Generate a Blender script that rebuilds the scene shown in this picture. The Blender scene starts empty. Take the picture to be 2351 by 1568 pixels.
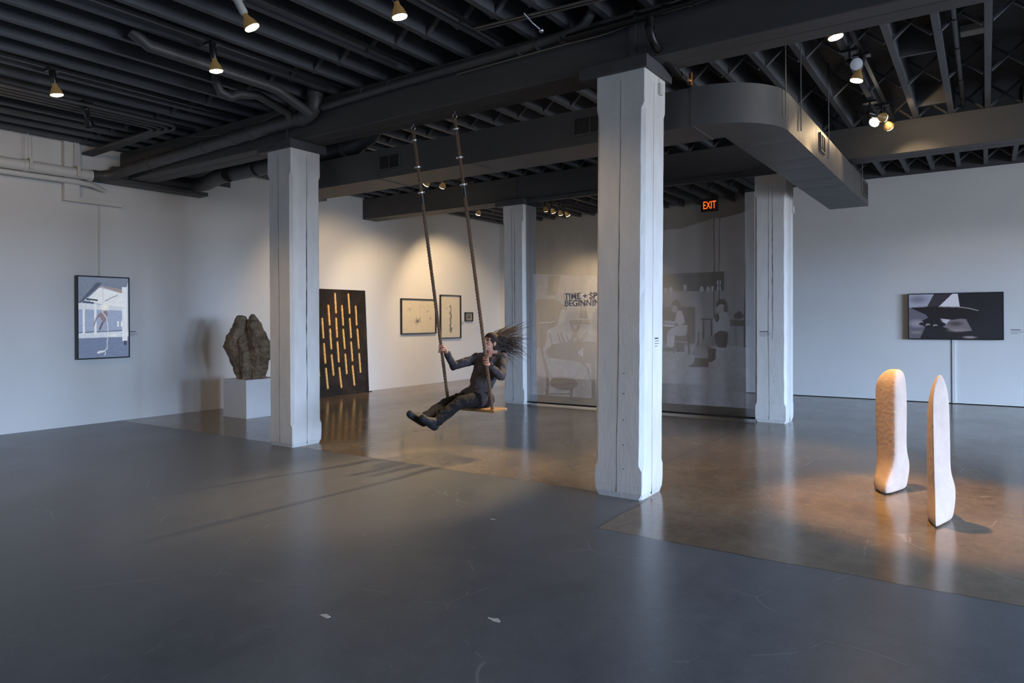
import bpy, bmesh, math, random
import numpy as np
from mathutils import Vector, Matrix
random.seed(7)
D = bpy.data
SC = bpy.context.scene
COL = SC.collection

# ---------------------------------------------------------------- camera, sky, exposure
CF, CYAW, CHY, CROLL, CH = 1593.8, 0.59916, 735.2, -0.0064, 1.5
cam_d = D.cameras.new('camera'); cam = D.objects.new('camera', cam_d); COL.objects.link(cam)
SC.camera = cam
cam_d.sensor_width = 36.0
cam_d.lens = CF / 2351 * 36.0
cam_d.shift_y = -(784 - CHY) / 2351
cam_d.clip_end = 200
_F = Vector((-math.sin(CYAW), math.cos(CYAW), 0)); _R = Vector((math.cos(CYAW), math.sin(CYAW), 0)); _U = Vector((0, 0, 1))
_r = -CROLL
_R2 = _R * math.cos(_r) - _U * math.sin(_r); _U2 = _U * math.cos(_r) + _R * math.sin(_r)
M = Matrix((_R2, _U2, -_F)).transposed().to_4x4(); M.translation = Vector((0, 0, CH))
cam.matrix_world = M

def nodes_of(m):
    return m.node_tree.nodes, m.node_tree.links
world = D.worlds.new('sky'); SC.world = world; world.use_nodes = True
wn, wl = world.node_tree.nodes, world.node_tree.links
# overcast sky above the horizon, grey street below it
_tc = wn.new('ShaderNodeTexCoord'); _sp = wn.new('ShaderNodeSeparateXYZ'); wl.new(_tc.outputs['Generated'], _sp.inputs[0])
_rp = wn.new('ShaderNodeValToRGB'); _mr = wn.new('ShaderNodeMapRange')
_mr.inputs['From Min'].default_value = -0.25; _mr.inputs['From Max'].default_value = 0.75
wl.new(_sp.outputs[2], _mr.inputs['Value']); wl.new(_mr.outputs[0], _rp.inputs[0])
_e = _rp.color_ramp.elements
_e[0].position = 0.0; _e[0].color = (0.16, 0.17, 0.19, 1); _e[1].position = 1.0; _e[1].color = (0.48, 0.68, 1.0, 1)
_a = _e.new(0.245); _a.color = (0.20, 0.22, 0.26, 1); _a = _e.new(0.265); _a.color = (0.50, 0.68, 0.98, 1)
wl.new(_rp.outputs[0], wn['Background'].inputs[0])
wn['Background'].inputs[1].default_value = 57.0
SC.view_settings.view_transform = 'Standard'
SC.view_settings.look = 'None'
SC.view_settings.gamma = 1
SC.view_settings.use_curve_mapping = False
SC.view_settings.exposure = 0.0
SC.cycles.use_denoising = True
SC.cycles.max_bounces = 8
SC.cycles.diffuse_bounces = 5
SC.cycles.glossy_bounces = 4
SC.cycles.sample_clamp_indirect = 6
SC.cycles.caustics_reflective = False
SC.cycles.caustics_refractive = False

# window openings in the east wall: (v0, v1, h0, h1)
EAST = 10.0
WINS = [(0.4, 3.1, 0.1, 3.2), (3.5, 6.2, 0.1, 3.2), (6.6, 9.3, 0.1, 3.2)]
for i, (a, b, c, d) in enumerate(WINS):          # light portals in the openings (sample the sky through the glass)
    l = D.lights.new('window_portal', 'AREA'); l.shape = 'RECTANGLE'; l.size = d - c; l.size_y = b - a
    l.cycles.is_portal = True
    o = D.objects.new('window_portal', l); COL.objects.link(o)
    o.location = (EAST + 0.02, (a + b) / 2, (c + d) / 2); o.rotation_euler = (0, math.radians(90), 0)

# ---------------------------------------------------------------- photo measuring
def ray(x, y):
    a, b = x - 1175.5, y - CHY
    c, s = math.cos(-CROLL), math.sin(-CROLL)
    a, b = a * c - b * s, a * s + b * c
    return _F + _R * a / CF - _U * b / CF
def pl(x, y, ax, val):
    d = ray(x, y); o = Vector((0, 0, CH)); t = (val - o[ax]) / d[ax]
    return o + d * t

# ---------------------------------------------------------------- materials
def srgb(r, g, b):
    f = lambda c: (c / 255 / 12.92) if c / 255 <= 0.04045 else ((c / 255 + 0.055) / 1.055) ** 2.4
    return (f(r), f(g), f(b), 1)
def mat(name, col, rough=0.6, metal=0.0, bump=0.0, bscale=40, var=0.0, vscale=3, stretch=(1, 1, 1), spec=0.5, coat=0.0):
    m = D.materials.new(name); m.use_nodes = True
    n, l = nodes_of(m); b = n['Principled BSDF']
    b.inputs['Base Color'].default_value = col; b.inputs['Roughness'].default_value = rough
    b.inputs['Metallic'].default_value = metal; b.inputs['Specular IOR Level'].default_value = spec
    b.inputs['Coat Weight'].default_value = coat
    if bump or var:
        tc = n.new('ShaderNodeTexCoord'); mp = n.new('ShaderNodeMapping'); mp.inputs['Scale'].default_value = stretch
        l.new(tc.outputs['Object'], mp.inputs[0])
    if var:
        t = n.new('ShaderNodeTexNoise'); t.inputs['Scale'].default_value = vscale; t.inputs['Detail'].default_value = 6
        l.new(mp.outputs[0], t.inputs[0])
        r = n.new('ShaderNodeMapRange'); r.inputs['From Min'].default_value = 0.3; r.inputs['From Max'].default_value = 0.7
        r.inputs['To Min'].default_value = 1 - var; r.inputs['To Max'].default_value = 1 + var
        l.new(t.outputs['Fac'], r.inputs['Value'])
        x = n.new('ShaderNodeVectorMath'); x.operation = 'SCALE'; x.inputs[0].default_value = col[:3]
        l.new(r.outputs[0], x.inputs['Scale']); l.new(x.outputs[0], b.inputs['Base Color'])
    if bump:
        t2 = n.new('ShaderNodeTexNoise'); t2.inputs['Scale'].default_value = bscale; t2.inputs['Detail'].default_value = 5
        l.new(mp.outputs[0], t2.inputs[0])
        bp = n.new('ShaderNodeBump'); bp.inputs['Strength'].default_value = bump; bp.inputs['Distance'].default_value = 0.01
        l.new(t2.outputs['Fac'], bp.inputs['Height']); l.new(bp.outputs[0], b.inputs['Normal'])
    return m
def emis(name, col, s):
    m = D.materials.new(name); m.use_nodes = True; n, l = nodes_of(m); b = n['Principled BSDF']
    b.inputs['Base Color'].default_value = (0, 0, 0, 1)
    b.inputs['Emission Color'].default_value = col; b.inputs['Emission Strength'].default_value = s
    return m
M_WALL = mat('wall_paint', (0.72, 0.72, 0.71, 1), 0.75, bump=0.12, bscale=120, var=0.02, vscale=1.5)
M_COLUMN = mat('column_paint', (0.74, 0.73, 0.71, 1), 0.5, bump=0.24, bscale=20, var=0.06, vscale=5, stretch=(1.8, 1.8, 0.6))
M_DARK = mat('dark_grey_paint', (0.07, 0.07, 0.075, 1), 0.55, bump=0.3, bscale=30, var=0.15, vscale=4)
M_JOIST = mat('joist_paint', (0.085, 0.09, 0.10, 1), 0.55, bump=0.3, bscale=12, var=0.18, vscale=4, stretch=(1, 0.2, 1))
M_BEAM = mat('beam_paint', (0.075, 0.072, 0.070, 1), 0.6, bump=0.35, bscale=12, var=0.15, vscale=3, stretch=(0.25, 1, 1))
M_DUCT = mat('duct_paint', (0.085, 0.082, 0.080, 1), 0.5, bump=0.05, bscale=60, var=0.06, vscale=3)
M_PIPE = mat('dark_pipe_paint', (0.07, 0.068, 0.067, 1), 0.5, bump=0.1, bscale=40, var=0.12)
M_WPIPE = mat('white_pipe_paint', (0.68, 0.68, 0.66, 1), 0.5, bump=0.1, bscale=40, var=0.06)
M_IRON = mat('iron', (0.03, 0.028, 0.028, 1), 0.35, metal=0.6)
M_STEEL = mat('steel', (0.55, 0.56, 0.58, 1), 0.3, metal=1.0)
M_CONDUIT = mat('conduit_metal', (0.20, 0.19, 0.17, 1), 0.4, metal=0.8)
M_BLACK = mat('black_plastic', (0.012, 0.012, 0.013, 1), 0.35)
M_BLACKWOOD = mat('black_frame_wood', (0.012, 0.011, 0.012, 1), 0.4)
M_CRACK = mat('dark_crack', (0.03, 0.027, 0.025, 1), 0.9)
M_PED = mat('pedestal_paint', (0.75, 0.75, 0.75, 1), 0.5, var=0.02)
M_ROPE = mat('hemp_rope', (0.20, 0.135, 0.09, 1), 0.9, bump=0.5, bscale=150, var=0.25, vscale=60)
M_SEAT = mat('seat_wood', (0.42, 0.25, 0.12, 1), 0.5, var=0.2, vscale=12, stretch=(1, 6, 1))
M_SKIN = mat('skin', (0.50, 0.26, 0.19, 1), 0.5, var=0.06, vscale=20)
M_HAIR = mat('brown_hair', (0.026, 0.012, 0.009, 1), 0.85, var=0.3, vscale=60)
M_TOP = mat('charcoal_jersey', (0.052, 0.045, 0.052, 1), 0.9, bump=0.4, bscale=25, var=0.2, vscale=6)
M_TROUSER = mat('black_trousers', (0.007, 0.007, 0.009, 1), 0.95, bump=0.4, bscale=25, var=0.2, vscale=6)
M_SHOE = mat('shoe_leather', (0.012, 0.013, 0.019, 1), 0.65)
M_BOOT = mat('pale_clay', (0.53, 0.41, 0.34, 1), 0.75, bump=0.5, bscale=28, var=0.08, vscale=9)
M_BRASS = mat('brass', (0.5, 0.25, 0.1, 1), 0.35, metal=1)
M_LENS = emis('lit_lamp_lens', (1, 0.80, 0.50, 1), 30)
M_LENSOFF = mat('unlit_lamp_lens', (0.5, 0.54, 0.6, 1), 0.2, bump=0.5, bscale=200)
M_REFL = mat('lamp_glass', (0.20, 0.14, 0.06, 1), 0.25)
M_REFL.node_tree.nodes['Principled BSDF'].inputs['Emission Color'].default_value = (1, 0.6, 0.2, 1)
M_REFL.node_tree.nodes['Principled BSDF'].inputs['Emission Strength'].default_value = 0.07
M_PAPER = mat('cream_paper', (0.62, 0.52, 0.36, 1), 0.9, var=0.04)
M_MAT = mat('mount_card', (0.75, 0.70, 0.62, 1), 0.9)
M_INK = mat('ink', (0.10, 0.09, 0.08, 1), 0.8)
M_VINYL = mat('grey_vinyl_letters', (0.02, 0.018, 0.026, 1), 0.7)
M_OFFW = mat('plastic_offwhite', (0.62, 0.62, 0.58, 1), 0.5)
M_BOXW = mat('white_metal_box', (0.6, 0.66, 0.68, 1), 0.5)
M_EXIT = emis('exit_letters_glow', (1.0, 0.14, 0.015, 1), 3.2)

def floor_material():
    m = D.materials.new('concrete_floor'); m.use_nodes = True; n, l = nodes_of(m); b = n['Principled BSDF']
    g = n.new('ShaderNodeNewGeometry'); sp = n.new('ShaderNodeSeparateXYZ'); l.new(g.outputs['Position'], sp.inputs[0])
    def ma(op, a, c=None, clamp=False):
        x = n.new('ShaderNodeMath'); x.operation = op; x.use_clamp = clamp
        for i, q in enumerate((a, c)):
            if q is None: continue
            if isinstance(q, (int, float)): x.inputs[i].default_value = q
            else: l.new(q, x.inputs[i])
        return x.outputs[0]
    def noise(s, det=6, rough=0.55, sc=(1, 1, 1)):
        mp = n.new('ShaderNodeMapping'); mp.inputs['Scale'].default_value = sc; l.new(g.outputs['Position'], mp.inputs[0])
        t = n.new('ShaderNodeTexNoise'); t.inputs['Scale'].default_value = s; t.inputs['Detail'].default_value = det
        t.inputs['Roughness'].default_value = rough; l.new(mp.outputs[0], t.inputs[0]); return t.outputs['Fac']
    X, Y = sp.outputs[0], sp.outputs[1]
    wob = ma('MULTIPLY', ma('SUBTRACT', noise(3, 4), 0.5), 0.06)
    Yw = ma('ADD', Y, wob); Xw = ma('ADD', X, wob)
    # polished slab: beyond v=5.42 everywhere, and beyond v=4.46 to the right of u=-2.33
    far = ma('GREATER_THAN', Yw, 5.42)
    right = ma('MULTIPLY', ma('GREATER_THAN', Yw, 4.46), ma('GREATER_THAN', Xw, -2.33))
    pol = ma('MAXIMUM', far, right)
    def joint(c, at, w=0.006):
        return ma('LESS_THAN', ma('ABSOLUTE', ma('SUBTRACT', c, at)), w)
    j = ma('MULTIPLY', joint(Yw, 5.42, 0.008), ma('LESS_THAN', X, -2.33))
    j = ma('MAXIMUM', j, ma('MULTIPLY', joint(Yw, 4.46, 0.008), ma('GREATER_THAN', X, -2.33)))
    j = ma('MAXIMUM', j, ma('MULTIPLY', joint(Xw, -2.33, 0.008), ma('MULTIPLY', ma('GREATER_THAN', Y, 4.46), ma('LESS_THAN', Y, 5.42))))
    j = ma('MAXIMUM', j, ma('MULTIPLY', joint(Xw, -2.78), ma('GREATER_THAN', Y, 5.6)))
    j = ma('MAXIMUM', j, ma('MULTIPLY', joint(Xw, -7.25), ma('GREATER_THAN', Y, 5.7)))
    j = ma('MAXIMUM', j, joint(Yw, 10.35))
    j = ma('MAXIMUM', j, ma('MULTIPLY', joint(Yw, 6.15, 0.005), ma('LESS_THAN', X, -4.5)))
    # colours
    n1 = noise(1.3, 8, 0.65, (1, 0.6, 1)); n2 = noise(9, 8, 0.7); n3 = noise(0.45, 3)
    n4 = noise(45, 4, 0.7)
    mixv = ma('ADD', ma('ADD', ma('MULTIPLY', n1, 0.45), ma('MULTIPLY', n4, 0.15)), ma('ADD', ma('MULTIPLY', n2, 0.25), ma('MULTIPLY', n3, 0.15)))
    r1 = n.new('ShaderNodeValToRGB'); r1.color_ramp.elements[0].position = 0.38; r1.color_ramp.elements[1].position = 0.62
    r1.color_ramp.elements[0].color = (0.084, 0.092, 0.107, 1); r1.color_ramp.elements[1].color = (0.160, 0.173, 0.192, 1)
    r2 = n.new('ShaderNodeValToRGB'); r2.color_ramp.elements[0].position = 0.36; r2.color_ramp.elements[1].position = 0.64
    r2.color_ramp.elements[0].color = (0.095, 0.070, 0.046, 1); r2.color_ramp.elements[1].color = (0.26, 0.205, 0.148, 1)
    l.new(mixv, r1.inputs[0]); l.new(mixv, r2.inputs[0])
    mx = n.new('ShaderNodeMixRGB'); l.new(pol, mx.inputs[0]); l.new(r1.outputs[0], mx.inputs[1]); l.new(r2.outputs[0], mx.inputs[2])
    # scuffs and paint specks
    sc1 = ma('MULTIPLY', ma('GREATER_THAN', noise(50, 2, 0.5), 0.70), ma('GREATER_THAN', noise(2.2, 2), 0.52))
    vo = n.new('ShaderNodeTexVoronoi'); vo.feature = 'DISTANCE_TO_EDGE'; vo.inputs['Scale'].default_value = 0.8
    wv = n.new('ShaderNodeVectorMath'); wv.operation = 'ADD'
    tn = n.new('ShaderNodeTexNoise'); tn.inputs['Scale'].default_value = 0.7; l.new(g.outputs['Position'], tn.inputs[0])
    l.new(g.outputs['Position'], wv.inputs[0]); l.new(tn.outputs['Color'], wv.inputs[1]); l.new(wv.outputs[0], vo.inputs[0])
    scr = ma('MULTIPLY', ma('LESS_THAN', vo.outputs['Distance'], 0.003), ma('GREATER_THAN', noise(3.5, 4), 0.52))
    sc = ma('MULTIPLY', ma('MAXIMUM', sc1, scr), 0.35)
    mx2 = n.new('ShaderNodeMixRGB'); l.new(sc, mx2.inputs[0]); l.new(mx.outputs[0], mx2.inputs[1]); mx2.inputs[2].default_value = (0.38, 0.38, 0.37, 1)
    mx3 = n.new('ShaderNodeMixRGB'); l.new(ma('MULTIPLY', j, 0.75), mx3.inputs[0]); l.new(mx2.outputs[0], mx3.inputs[1]); mx3.inputs[2].default_value = (0.03, 0.025, 0.02, 1)
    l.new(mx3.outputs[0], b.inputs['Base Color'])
    ro = ma('ADD', ma('MULTIPLY', n1, 0.30), ma('ADD', ma('MULTIPLY', pol, -0.15), 0.14))
    ro = ma('ADD', ro, ma('MULTIPLY', n2, 0.10))
    l.new(ro, b.inputs['Roughness'])
    b.inputs['Specular IOR Level'].default_value = 0.5
    bp = n.new('ShaderNodeBump'); bp.inputs['Strength'].default_value = 0.10; bp.inputs['Distance'].default_value = 0.02
    hh = ma('SUBTRACT', ma('ADD', ma('MULTIPLY', noise(22, 5), 0.10), ma('MULTIPLY', noise(2.5, 4), 0.35)), ma('MULTIPLY', j, 0.5))
    l.new(hh, bp.inputs['Height']); l.new(bp.outputs[0], b.inputs['Normal'])
    return m
def deck_material():
    m = mat('deck_boards', (0.035, 0.036, 0.039, 1), 0.7); n, l = nodes_of(m); b = n['Principled BSDF']
    tc = n.new('ShaderNodeNewGeometry'); w = n.new('ShaderNodeTexWave'); w.bands_direction = 'Y'; w.inputs['Scale'].default_value = 2.1
    w.wave_profile = 'SAW'; w.inputs['Distortion'].default_value = 0.3
    l.new(tc.outputs['Position'], w.inputs[0])
    r = n.new('ShaderNodeValToRGB'); r.color_ramp.elements[0].position = 0.0; r.color_ramp.elements[1].position = 0.10
    r.color_ramp.elements[0].color = (0.003, 0.003, 0.003, 1); r.color_ramp.elements[1].color = (0.045, 0.046, 0.05, 1)
    l.new(w.outputs['Fac'], r.inputs[0]); l.new(r.outputs[0], b.inputs['Base Color'])
    return m
M_FLOOR = floor_material(); M_DECK = deck_material()

# ---------------------------------------------------------------- mesh helpers
class MB:
    def __init__(s): s.v = []; s.f = []
    def add(s, vs, fs):
        o = len(s.v); s.v += [tuple(p) for p in vs]; s.f += [tuple(i + o for i in q) for q in fs]; return s
    def box(s, a, b):
        (x0, y0, z0), (x1, y1, z1) = a, b
        return s.add([(x0, y0, z0), (x1, y0, z0), (x1, y1, z0), (x0, y1, z0), (x0, y0, z1), (x1, y0, z1), (x1, y1, z1), (x0, y1, z1)],
                     [(0, 3, 2, 1), (4, 5, 6, 7), (0, 1, 5, 4), (1, 2, 6, 5), (2, 3, 7, 6), (3, 0, 4, 7)])
    def bar(s, p, q, w, h, up=(0, 0, 1)):
        p, q = Vector(p), Vector(q); d = (q - p).normalized(); u = Vector(up)
        sd = d.cross(u)
        if sd.length < 1e-4: sd = d.cross(Vector((0, 1, 0)))
        sd.normalize(); u = sd.cross(d).normalized()
        vs = [e + sd * (i * w / 2) + u * (k * h / 2) for e in (p, q) for i, k in ((-1, -1), (1, -1), (1, 1), (-1, 1))]
        return s.add(vs, [(3, 2, 1, 0), (4, 5, 6, 7), (0, 1, 5, 4), (1, 2, 6, 5), (2, 3, 7, 6), (3, 0, 4, 7)])
    def loft(s, rings, cap=True):
        n = len(rings[0]); vs = [p for r in rings for p in r]; fs = []
        for k in range(len(rings) - 1):
            for i in range(n):
                j = (i + 1) % n; fs.append((k * n + i, k * n + j, (k + 1) * n + j, (k + 1) * n + i))
        if cap: fs += [tuple(reversed(range(n))), tuple((len(rings) - 1) * n + i for i in range(n))]
        return s.add(vs, fs)
    def tube(s, pts, r, n=12, cap=True, radii=None):
        pts = [Vector(p) for p in pts]; rings = []; ref = None
        for k, p in enumerate(pts):
            a = pts[max(0, k - 1)]; b = pts[min(len(pts) - 1, k + 1)]; t = (b - a).normalized()
            if ref is None:
                ref = t.orthogonal().normalized()
            ref = (ref - t * ref.dot(t))
            if ref.length < 1e-5: ref = t.orthogonal()
            ref.normalize(); bn = t.cross(ref)
            rr = radii[k] if radii else r
            rings.append([p + (ref * math.cos(2 * math.pi * i / n) + bn * math.sin(2 * math.pi * i / n)) * rr for i in range(n)])
        return s.loft(rings, cap)
    def lathe(s, prof, c=(0, 0, 0), n=24, cap=True):
        c = Vector(c)
        return s.loft([[c + Vector((r * math.cos(2 * math.pi * i / n), r * math.sin(2 * math.pi * i / n), z)) for i in range(n)] for r, z in prof], cap)
    def ball(s, c, r, n=14, m=9, sc=(1, 1, 1)):
        c = Vector(c)
        rings = []
        for k in range(m + 1):
            a = math.pi * (k + 0.02 if k == 0 else (k - 0.02 if k == m else k)) / m
            rings.append([c + Vector((math.sin(a) * math.cos(2 * math.pi * i / n) * r * sc[0], math.sin(a) * math.sin(2 * math.pi * i / n) * r * sc[1], -math.cos(a) * r * sc[2])) for i in range(n)])
        return s.loft(rings)
    def build(s, name, m, parent=None, smooth=False, org=None):
        me = D.meshes.new(name)
        if org is None:
            org = (0, 0, 0)
        ox, oy, oz = org
        me.from_pydata([(x - ox, y - oy, z - oz) for x, y, z in s.v], [], s.f); me.update()
        bm = bmesh.new(); bm.from_mesh(me); bmesh.ops.recalc_face_normals(bm, faces=bm.faces); bm.to_mesh(me); bm.free()
        if m is not None: me.materials.append(m)
        if smooth:
            me.polygons.foreach_set('use_smooth', [True] * len(me.polygons))
            try: me.set_sharp_from_angle(angle=math.radians(38))
            except Exception: pass
        o = D.objects.new(name, me); COL.objects.link(o); o.location = org
        if parent is not None:
            o.parent = parent
            if org != (0, 0, 0) or parent.location.length:
                o.location = Vector(org) - parent.location
        return o
def bevel(o, w=0.01, seg=2):
    md = o.modifiers.new('bevel', 'BEVEL'); md.width = w; md.segments = seg; md.limit_method = 'ANGLE'; return o
def tag(o, label, cat, group=None, kind=None):
    o['label'] = label; o['category'] = cat
    if group: o['group'] = group
    if kind: o['kind'] = kind
    return o
def thing(name, label, cat, loc=(0, 0, 0), group=None):
    o = D.objects.new(name, None); COL.objects.link(o); o.location = loc; o.empty_display_size = 0.1
    return tag(o, label, cat, group)
def struct(o):
    o['kind'] = 'structure'; return o
def bbox_center_base(mb):
    a = np.array(mb.v); lo, hi = a.min(0), a.max(0); return ((lo[0] + hi[0]) / 2, (lo[1] + hi[1]) / 2, lo[2])
def solo(mb, name, m, label, cat, group=None, smooth=False, kind=None):
    return tag(mb.build(name, m, smooth=smooth, org=tuple(float(q) for q in bbox_center_base(mb))), label, cat, group, kind)
def clone_mesh(src, name=None):
    o = src.copy(); COL.objects.link(o); return o

def arc(c, a, b, r, a0, a1, n=8):
    """points on an arc about c in plane of unit axes a,b"""
    c, a, b = Vector(c), Vector(a), Vector(b)
    return [c + a * (r * math.cos(a0 + (a1 - a0) * i / n)) + b * (r * math.sin(a0 + (a1 - a0) * i / n)) for i in range(n + 1)]

# ---------------------------------------------------------------- raster painted on a mesh grid (prints, screens)
class Ras:
    def __init__(s, x0, x1, y0, y1, W, H, col):
        s.x = np.linspace(x0, x1, W); s.y = np.linspace(y0, y1, H); s.W, s.H = W, H
        s.X, s.Y = np.meshgrid(s.x, s.y); s.a = np.zeros((H, W, 3)); s.a[:] = np.array(col[:3])
    def mix(s, m, col, al=1.0):
        m = np.clip(m, 0, 1)[..., None] * al; s.a = s.a * (1 - m) + np.array(col[:3]) * m
    def poly(s, pts, col, al=1.0):
        inside = np.zeros(s.X.shape, bool); n = len(pts)
        for i in range(n):
            x1, y1 = pts[i]; x2, y2 = pts[(i + 1) % n]
            if y1 == y2: continue
            c = ((y1 > s.Y) != (y2 > s.Y)) & (s.X < (x2 - x1) * (s.Y - y1) / (y2 - y1) + x1)
            inside ^= c
        s.mix(inside.astype(float), col, al)
    def line(s, pts, w, col, al=1.0):
        for (x1, y1), (x2, y2) in zip(pts[:-1], pts[1:]):
            dx, dy = x2 - x1, y2 - y1; L = dx * dx + dy * dy + 1e-12
            t = np.clip(((s.X - x1) * dx + (s.Y - y1) * dy) / L, 0, 1)
            d = np.hypot(s.X - x1 - t * dx, s.Y - y1 - t * dy)
            s.mix(1.2 - d / (w / 2) * 0.7 if False else (d < w / 2).astype(float), col, al)
    def ell(s, cx, cy, rx, ry, col, al=1.0, soft=0.0):
        d = np.hypot((s.X - cx) / rx, (s.Y - cy) / ry)
        s.mix((d < 1).astype(float) if not soft else np.clip((1 - d) / soft, 0, 1), col, al)
    def grad(s, y0, y1, c0, c1):
        t = np.clip((s.Y - y0) / (y1 - y0), 0, 1)[..., None]; s.a = np.array(c0[:3]) * (1 - t) + np.array(c1[:3]) * t
    def noise(s, amt, seed=1, k=8):
        rg = np.random.RandomState(seed); g = rg.rand(s.H // k + 2, s.W // k + 2) - 0.5
        yy = np.arange(s.H) / k; xx = np.arange(s.W) / k; y0 = yy.astype(int); x0 = xx.astype(int); fy = (yy - y0)[:, None]; fx = (xx - x0)[None]
        G = g[y0][:, x0] * (1 - fy) * (1 - fx) + g[y0 + 1][:, x0] * fy * (1 - fx) + g[y0][:, x0 + 1] * (1 - fy) * fx + g[y0 + 1][:, x0 + 1] * fy * fx
        s.a *= (1 + amt * G[..., None] * 2)
    def build(s, name, mp, m, parent=None):
        """mp: vectorised map (X,Y)->3 arrays"""
        vx, vy, vz = mp(s.X, s.Y)
        co = np.stack([np.broadcast_to(vx, s.X.shape), np.broadcast_to(vy, s.X.shape), np.broadcast_to(vz, s.X.shape)], -1).reshape(-1, 3)
        me = D.meshes.new(name); H, W = s.H, s.W
        i = (np.arange(H - 1)[:, None] * W + np.arange(W - 1)[None]).reshape(-1)
        f = np.stack([i, i + 1, i + W + 1, i + W], -1).astype(np.int32)
        me.vertices.add(len(co)); me.vertices.foreach_set('co', co.astype(np.float32).ravel())
        me.loops.add(f.size); me.loops.foreach_set('vertex_index', f.ravel())
        me.polygons.add(len(f)); me.polygons.foreach_set('loop_start', (np.arange(len(f)) * 4).astype(np.int32))
        me.polygons.foreach_set('loop_total', np.full(len(f), 4, np.int32))
        me.update(calc_edges=True); me.validate()
        ca = me.color_attributes.new('ink', 'FLOAT_COLOR', 'POINT')
        ca.data.foreach_set('color', np.concatenate([s.a.reshape(-1, 3), np.ones((len(co), 1))], 1).astype(np.float32).ravel())
        me.materials.append(m); o = D.objects.new(name, me); COL.objects.link(o)
        if parent is not None: o.parent = parent; o.location = -parent.location
        return o
def attr_mat(name, kind, strength=1.0, rough=0.5):
    m = D.materials.new(name); m.use_nodes = True; n, l = nodes_of(m); b = n['Principled BSDF']
    a = n.new('ShaderNodeAttribute'); a.attribute_name = 'ink'
    if kind == 'screen':
        b.inputs['Base Color'].default_value = (0.01, 0.01, 0.012, 1); b.inputs['Roughness'].default_value = 0.15
        l.new(a.outputs['Color'], b.inputs['Emission Color']); b.inputs['Emission Strength'].default_value = strength
    else:
        l.new(a.outputs['Color'], b.inputs['Base Color']); b.inputs['Roughness'].default_value = rough
    return m
def G(v): 
    c = srgb(v, v, v)[0]; return (c, c, c)

# ================================================================= THE ROOM
WL, WR, WT, WB = -10.98, 14.30, 15.5, -4.0      # left wall u, right wall v, text wall v, back wall v
TOPW = 4.42
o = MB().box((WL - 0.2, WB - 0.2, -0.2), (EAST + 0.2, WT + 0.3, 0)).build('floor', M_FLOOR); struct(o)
o = MB().box((WL - 0.2, WB - 0.2, 4.40), (EAST + 0.2, WT + 0.3, 4.6)).build('ceiling', M_DECK); struct(o)
struct(MB().box((WL - 0.2, WB, 0), (WL, WT, 4.25)).build('wall_left', M_WALL))
struct(MB().box((WL - 0.2, WB, 4.25), (WL - 0.001, WT, 4.4)).build('wall_left_header', M_DARK)).name = 'trim_1'
w = MB()                                           # right wall standing 2 cm above its shadow gap
w.box((-4.03, WR, 0.012), (EAST, WR + 0.18, 4.06)); struct(w.build('wall_right', M_WALL))
struct(MB().box((-4.03, WR + 0.02, 4.06), (EAST, WR + 0.16, 4.4)).build('trim_2', M_DARK))
struct(MB().box((WL, WT, 0), (EAST, WT + 0.2, 4.4)).build('wall_far', M_WALL))
struct(MB().box((WL, WB - 0.2, 0), (EAST, WB, 4.4)).build('wall_back', M_WALL))
w = MB(); ys = [WB]
for a, b, c, d in sorted(WINS):
    w.box((EAST, ys[-1], 0), (EAST + 0.2, a, 4.4)); w.box((EAST, a, 0), (EAST + 0.2, b, c)); w.box((EAST, a, d), (EAST + 0.2, b, 4.4)); ys.append(b)
w.box((EAST, ys[-1], 0), (EAST + 0.2, WT, 4.4)); struct(w.build('wall_east', M_WALL))
for i, (a, b, c, d) in enumerate(sorted(WINS)):
    f = MB(); t = 0.05; x0, x1 = EAST + 0.06, EAST + 0.12
    f.box((x0, a, c), (x1, b, c + t)); f.box((x0, a, d - t), (x1, b, d)); f.box((x0, a, c + t), (x1, a + t, d - t)); f.box((x0, b - t, c + t), (x1, b, d - t))
    for k in (1, 2):
        yy = a + (b - a) * k / 3; f.box((x0, yy - 0.02, c + t), (x1, yy + 0.02, d - t))
    f.box((x0, a + t, 1.9), (x1, b - t, 1.94))
    struct(f.build('window_%d' % (i + 1), M_DARK))

# ---------------------------------------------------------------- timber columns
CW = 0.44
COLS = [(-6.798, 5.323, 0.0), (-2.349, 5.323, 0.05), (-6.798, 10.331, 0.0), (-2.349, 10.331, 0.02)]
CL = ['white painted timber column nearest the left wall, in front of the white pedestal',
      'largest and nearest white timber column, in front of the printed scrim',
      'white timber column at the left end of the scrim, behind the swing',
      'white timber column at the right end of the scrim, under the duct']
def crack(parent, org, face, off, z0, z1, wid, seed):
    rg = random.Random(seed); n = 40; L = []; R = []
    x = off
    for i in range(n + 1):
        z = z0 + (z1 - z0) * i / n; x += rg.uniform(-0.0025, 0.0025); wv = wid * 0.75 * (0.25 + 0.75 * math.sin(math.pi * i / n)) * rg.uniform(0.4, 1.2)
        L.append((x - wv / 2, z)); R.append((x + wv / 2, z))
    mb = MB(); e = 0.0015
    for i in range(n):
        q = [L[i], R[i], R[i + 1], L[i + 1]]
        lean = lambda z: org[2] * z / 3.567
        if face == 'front': P = [(org[0] - a + lean(z), org[1] + dd, z) for dd in (-e, 0.01) for a, z in q]
        else: P = [(org[0] + dd + lean(z), org[1] + a, z) for dd in (e, -0.01) for a, z in q]
        mb.add(P, [(0, 1, 2, 3), (7, 6, 5, 4), (0, 4, 5, 1), (1, 5, 6, 2), (2, 6, 7, 3), (3, 7, 4, 0)])
    return mb.build('crack', M_CRACK, parent, org=(org[0] - CW / 2, org[1] + CW / 2, 0))
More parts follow.
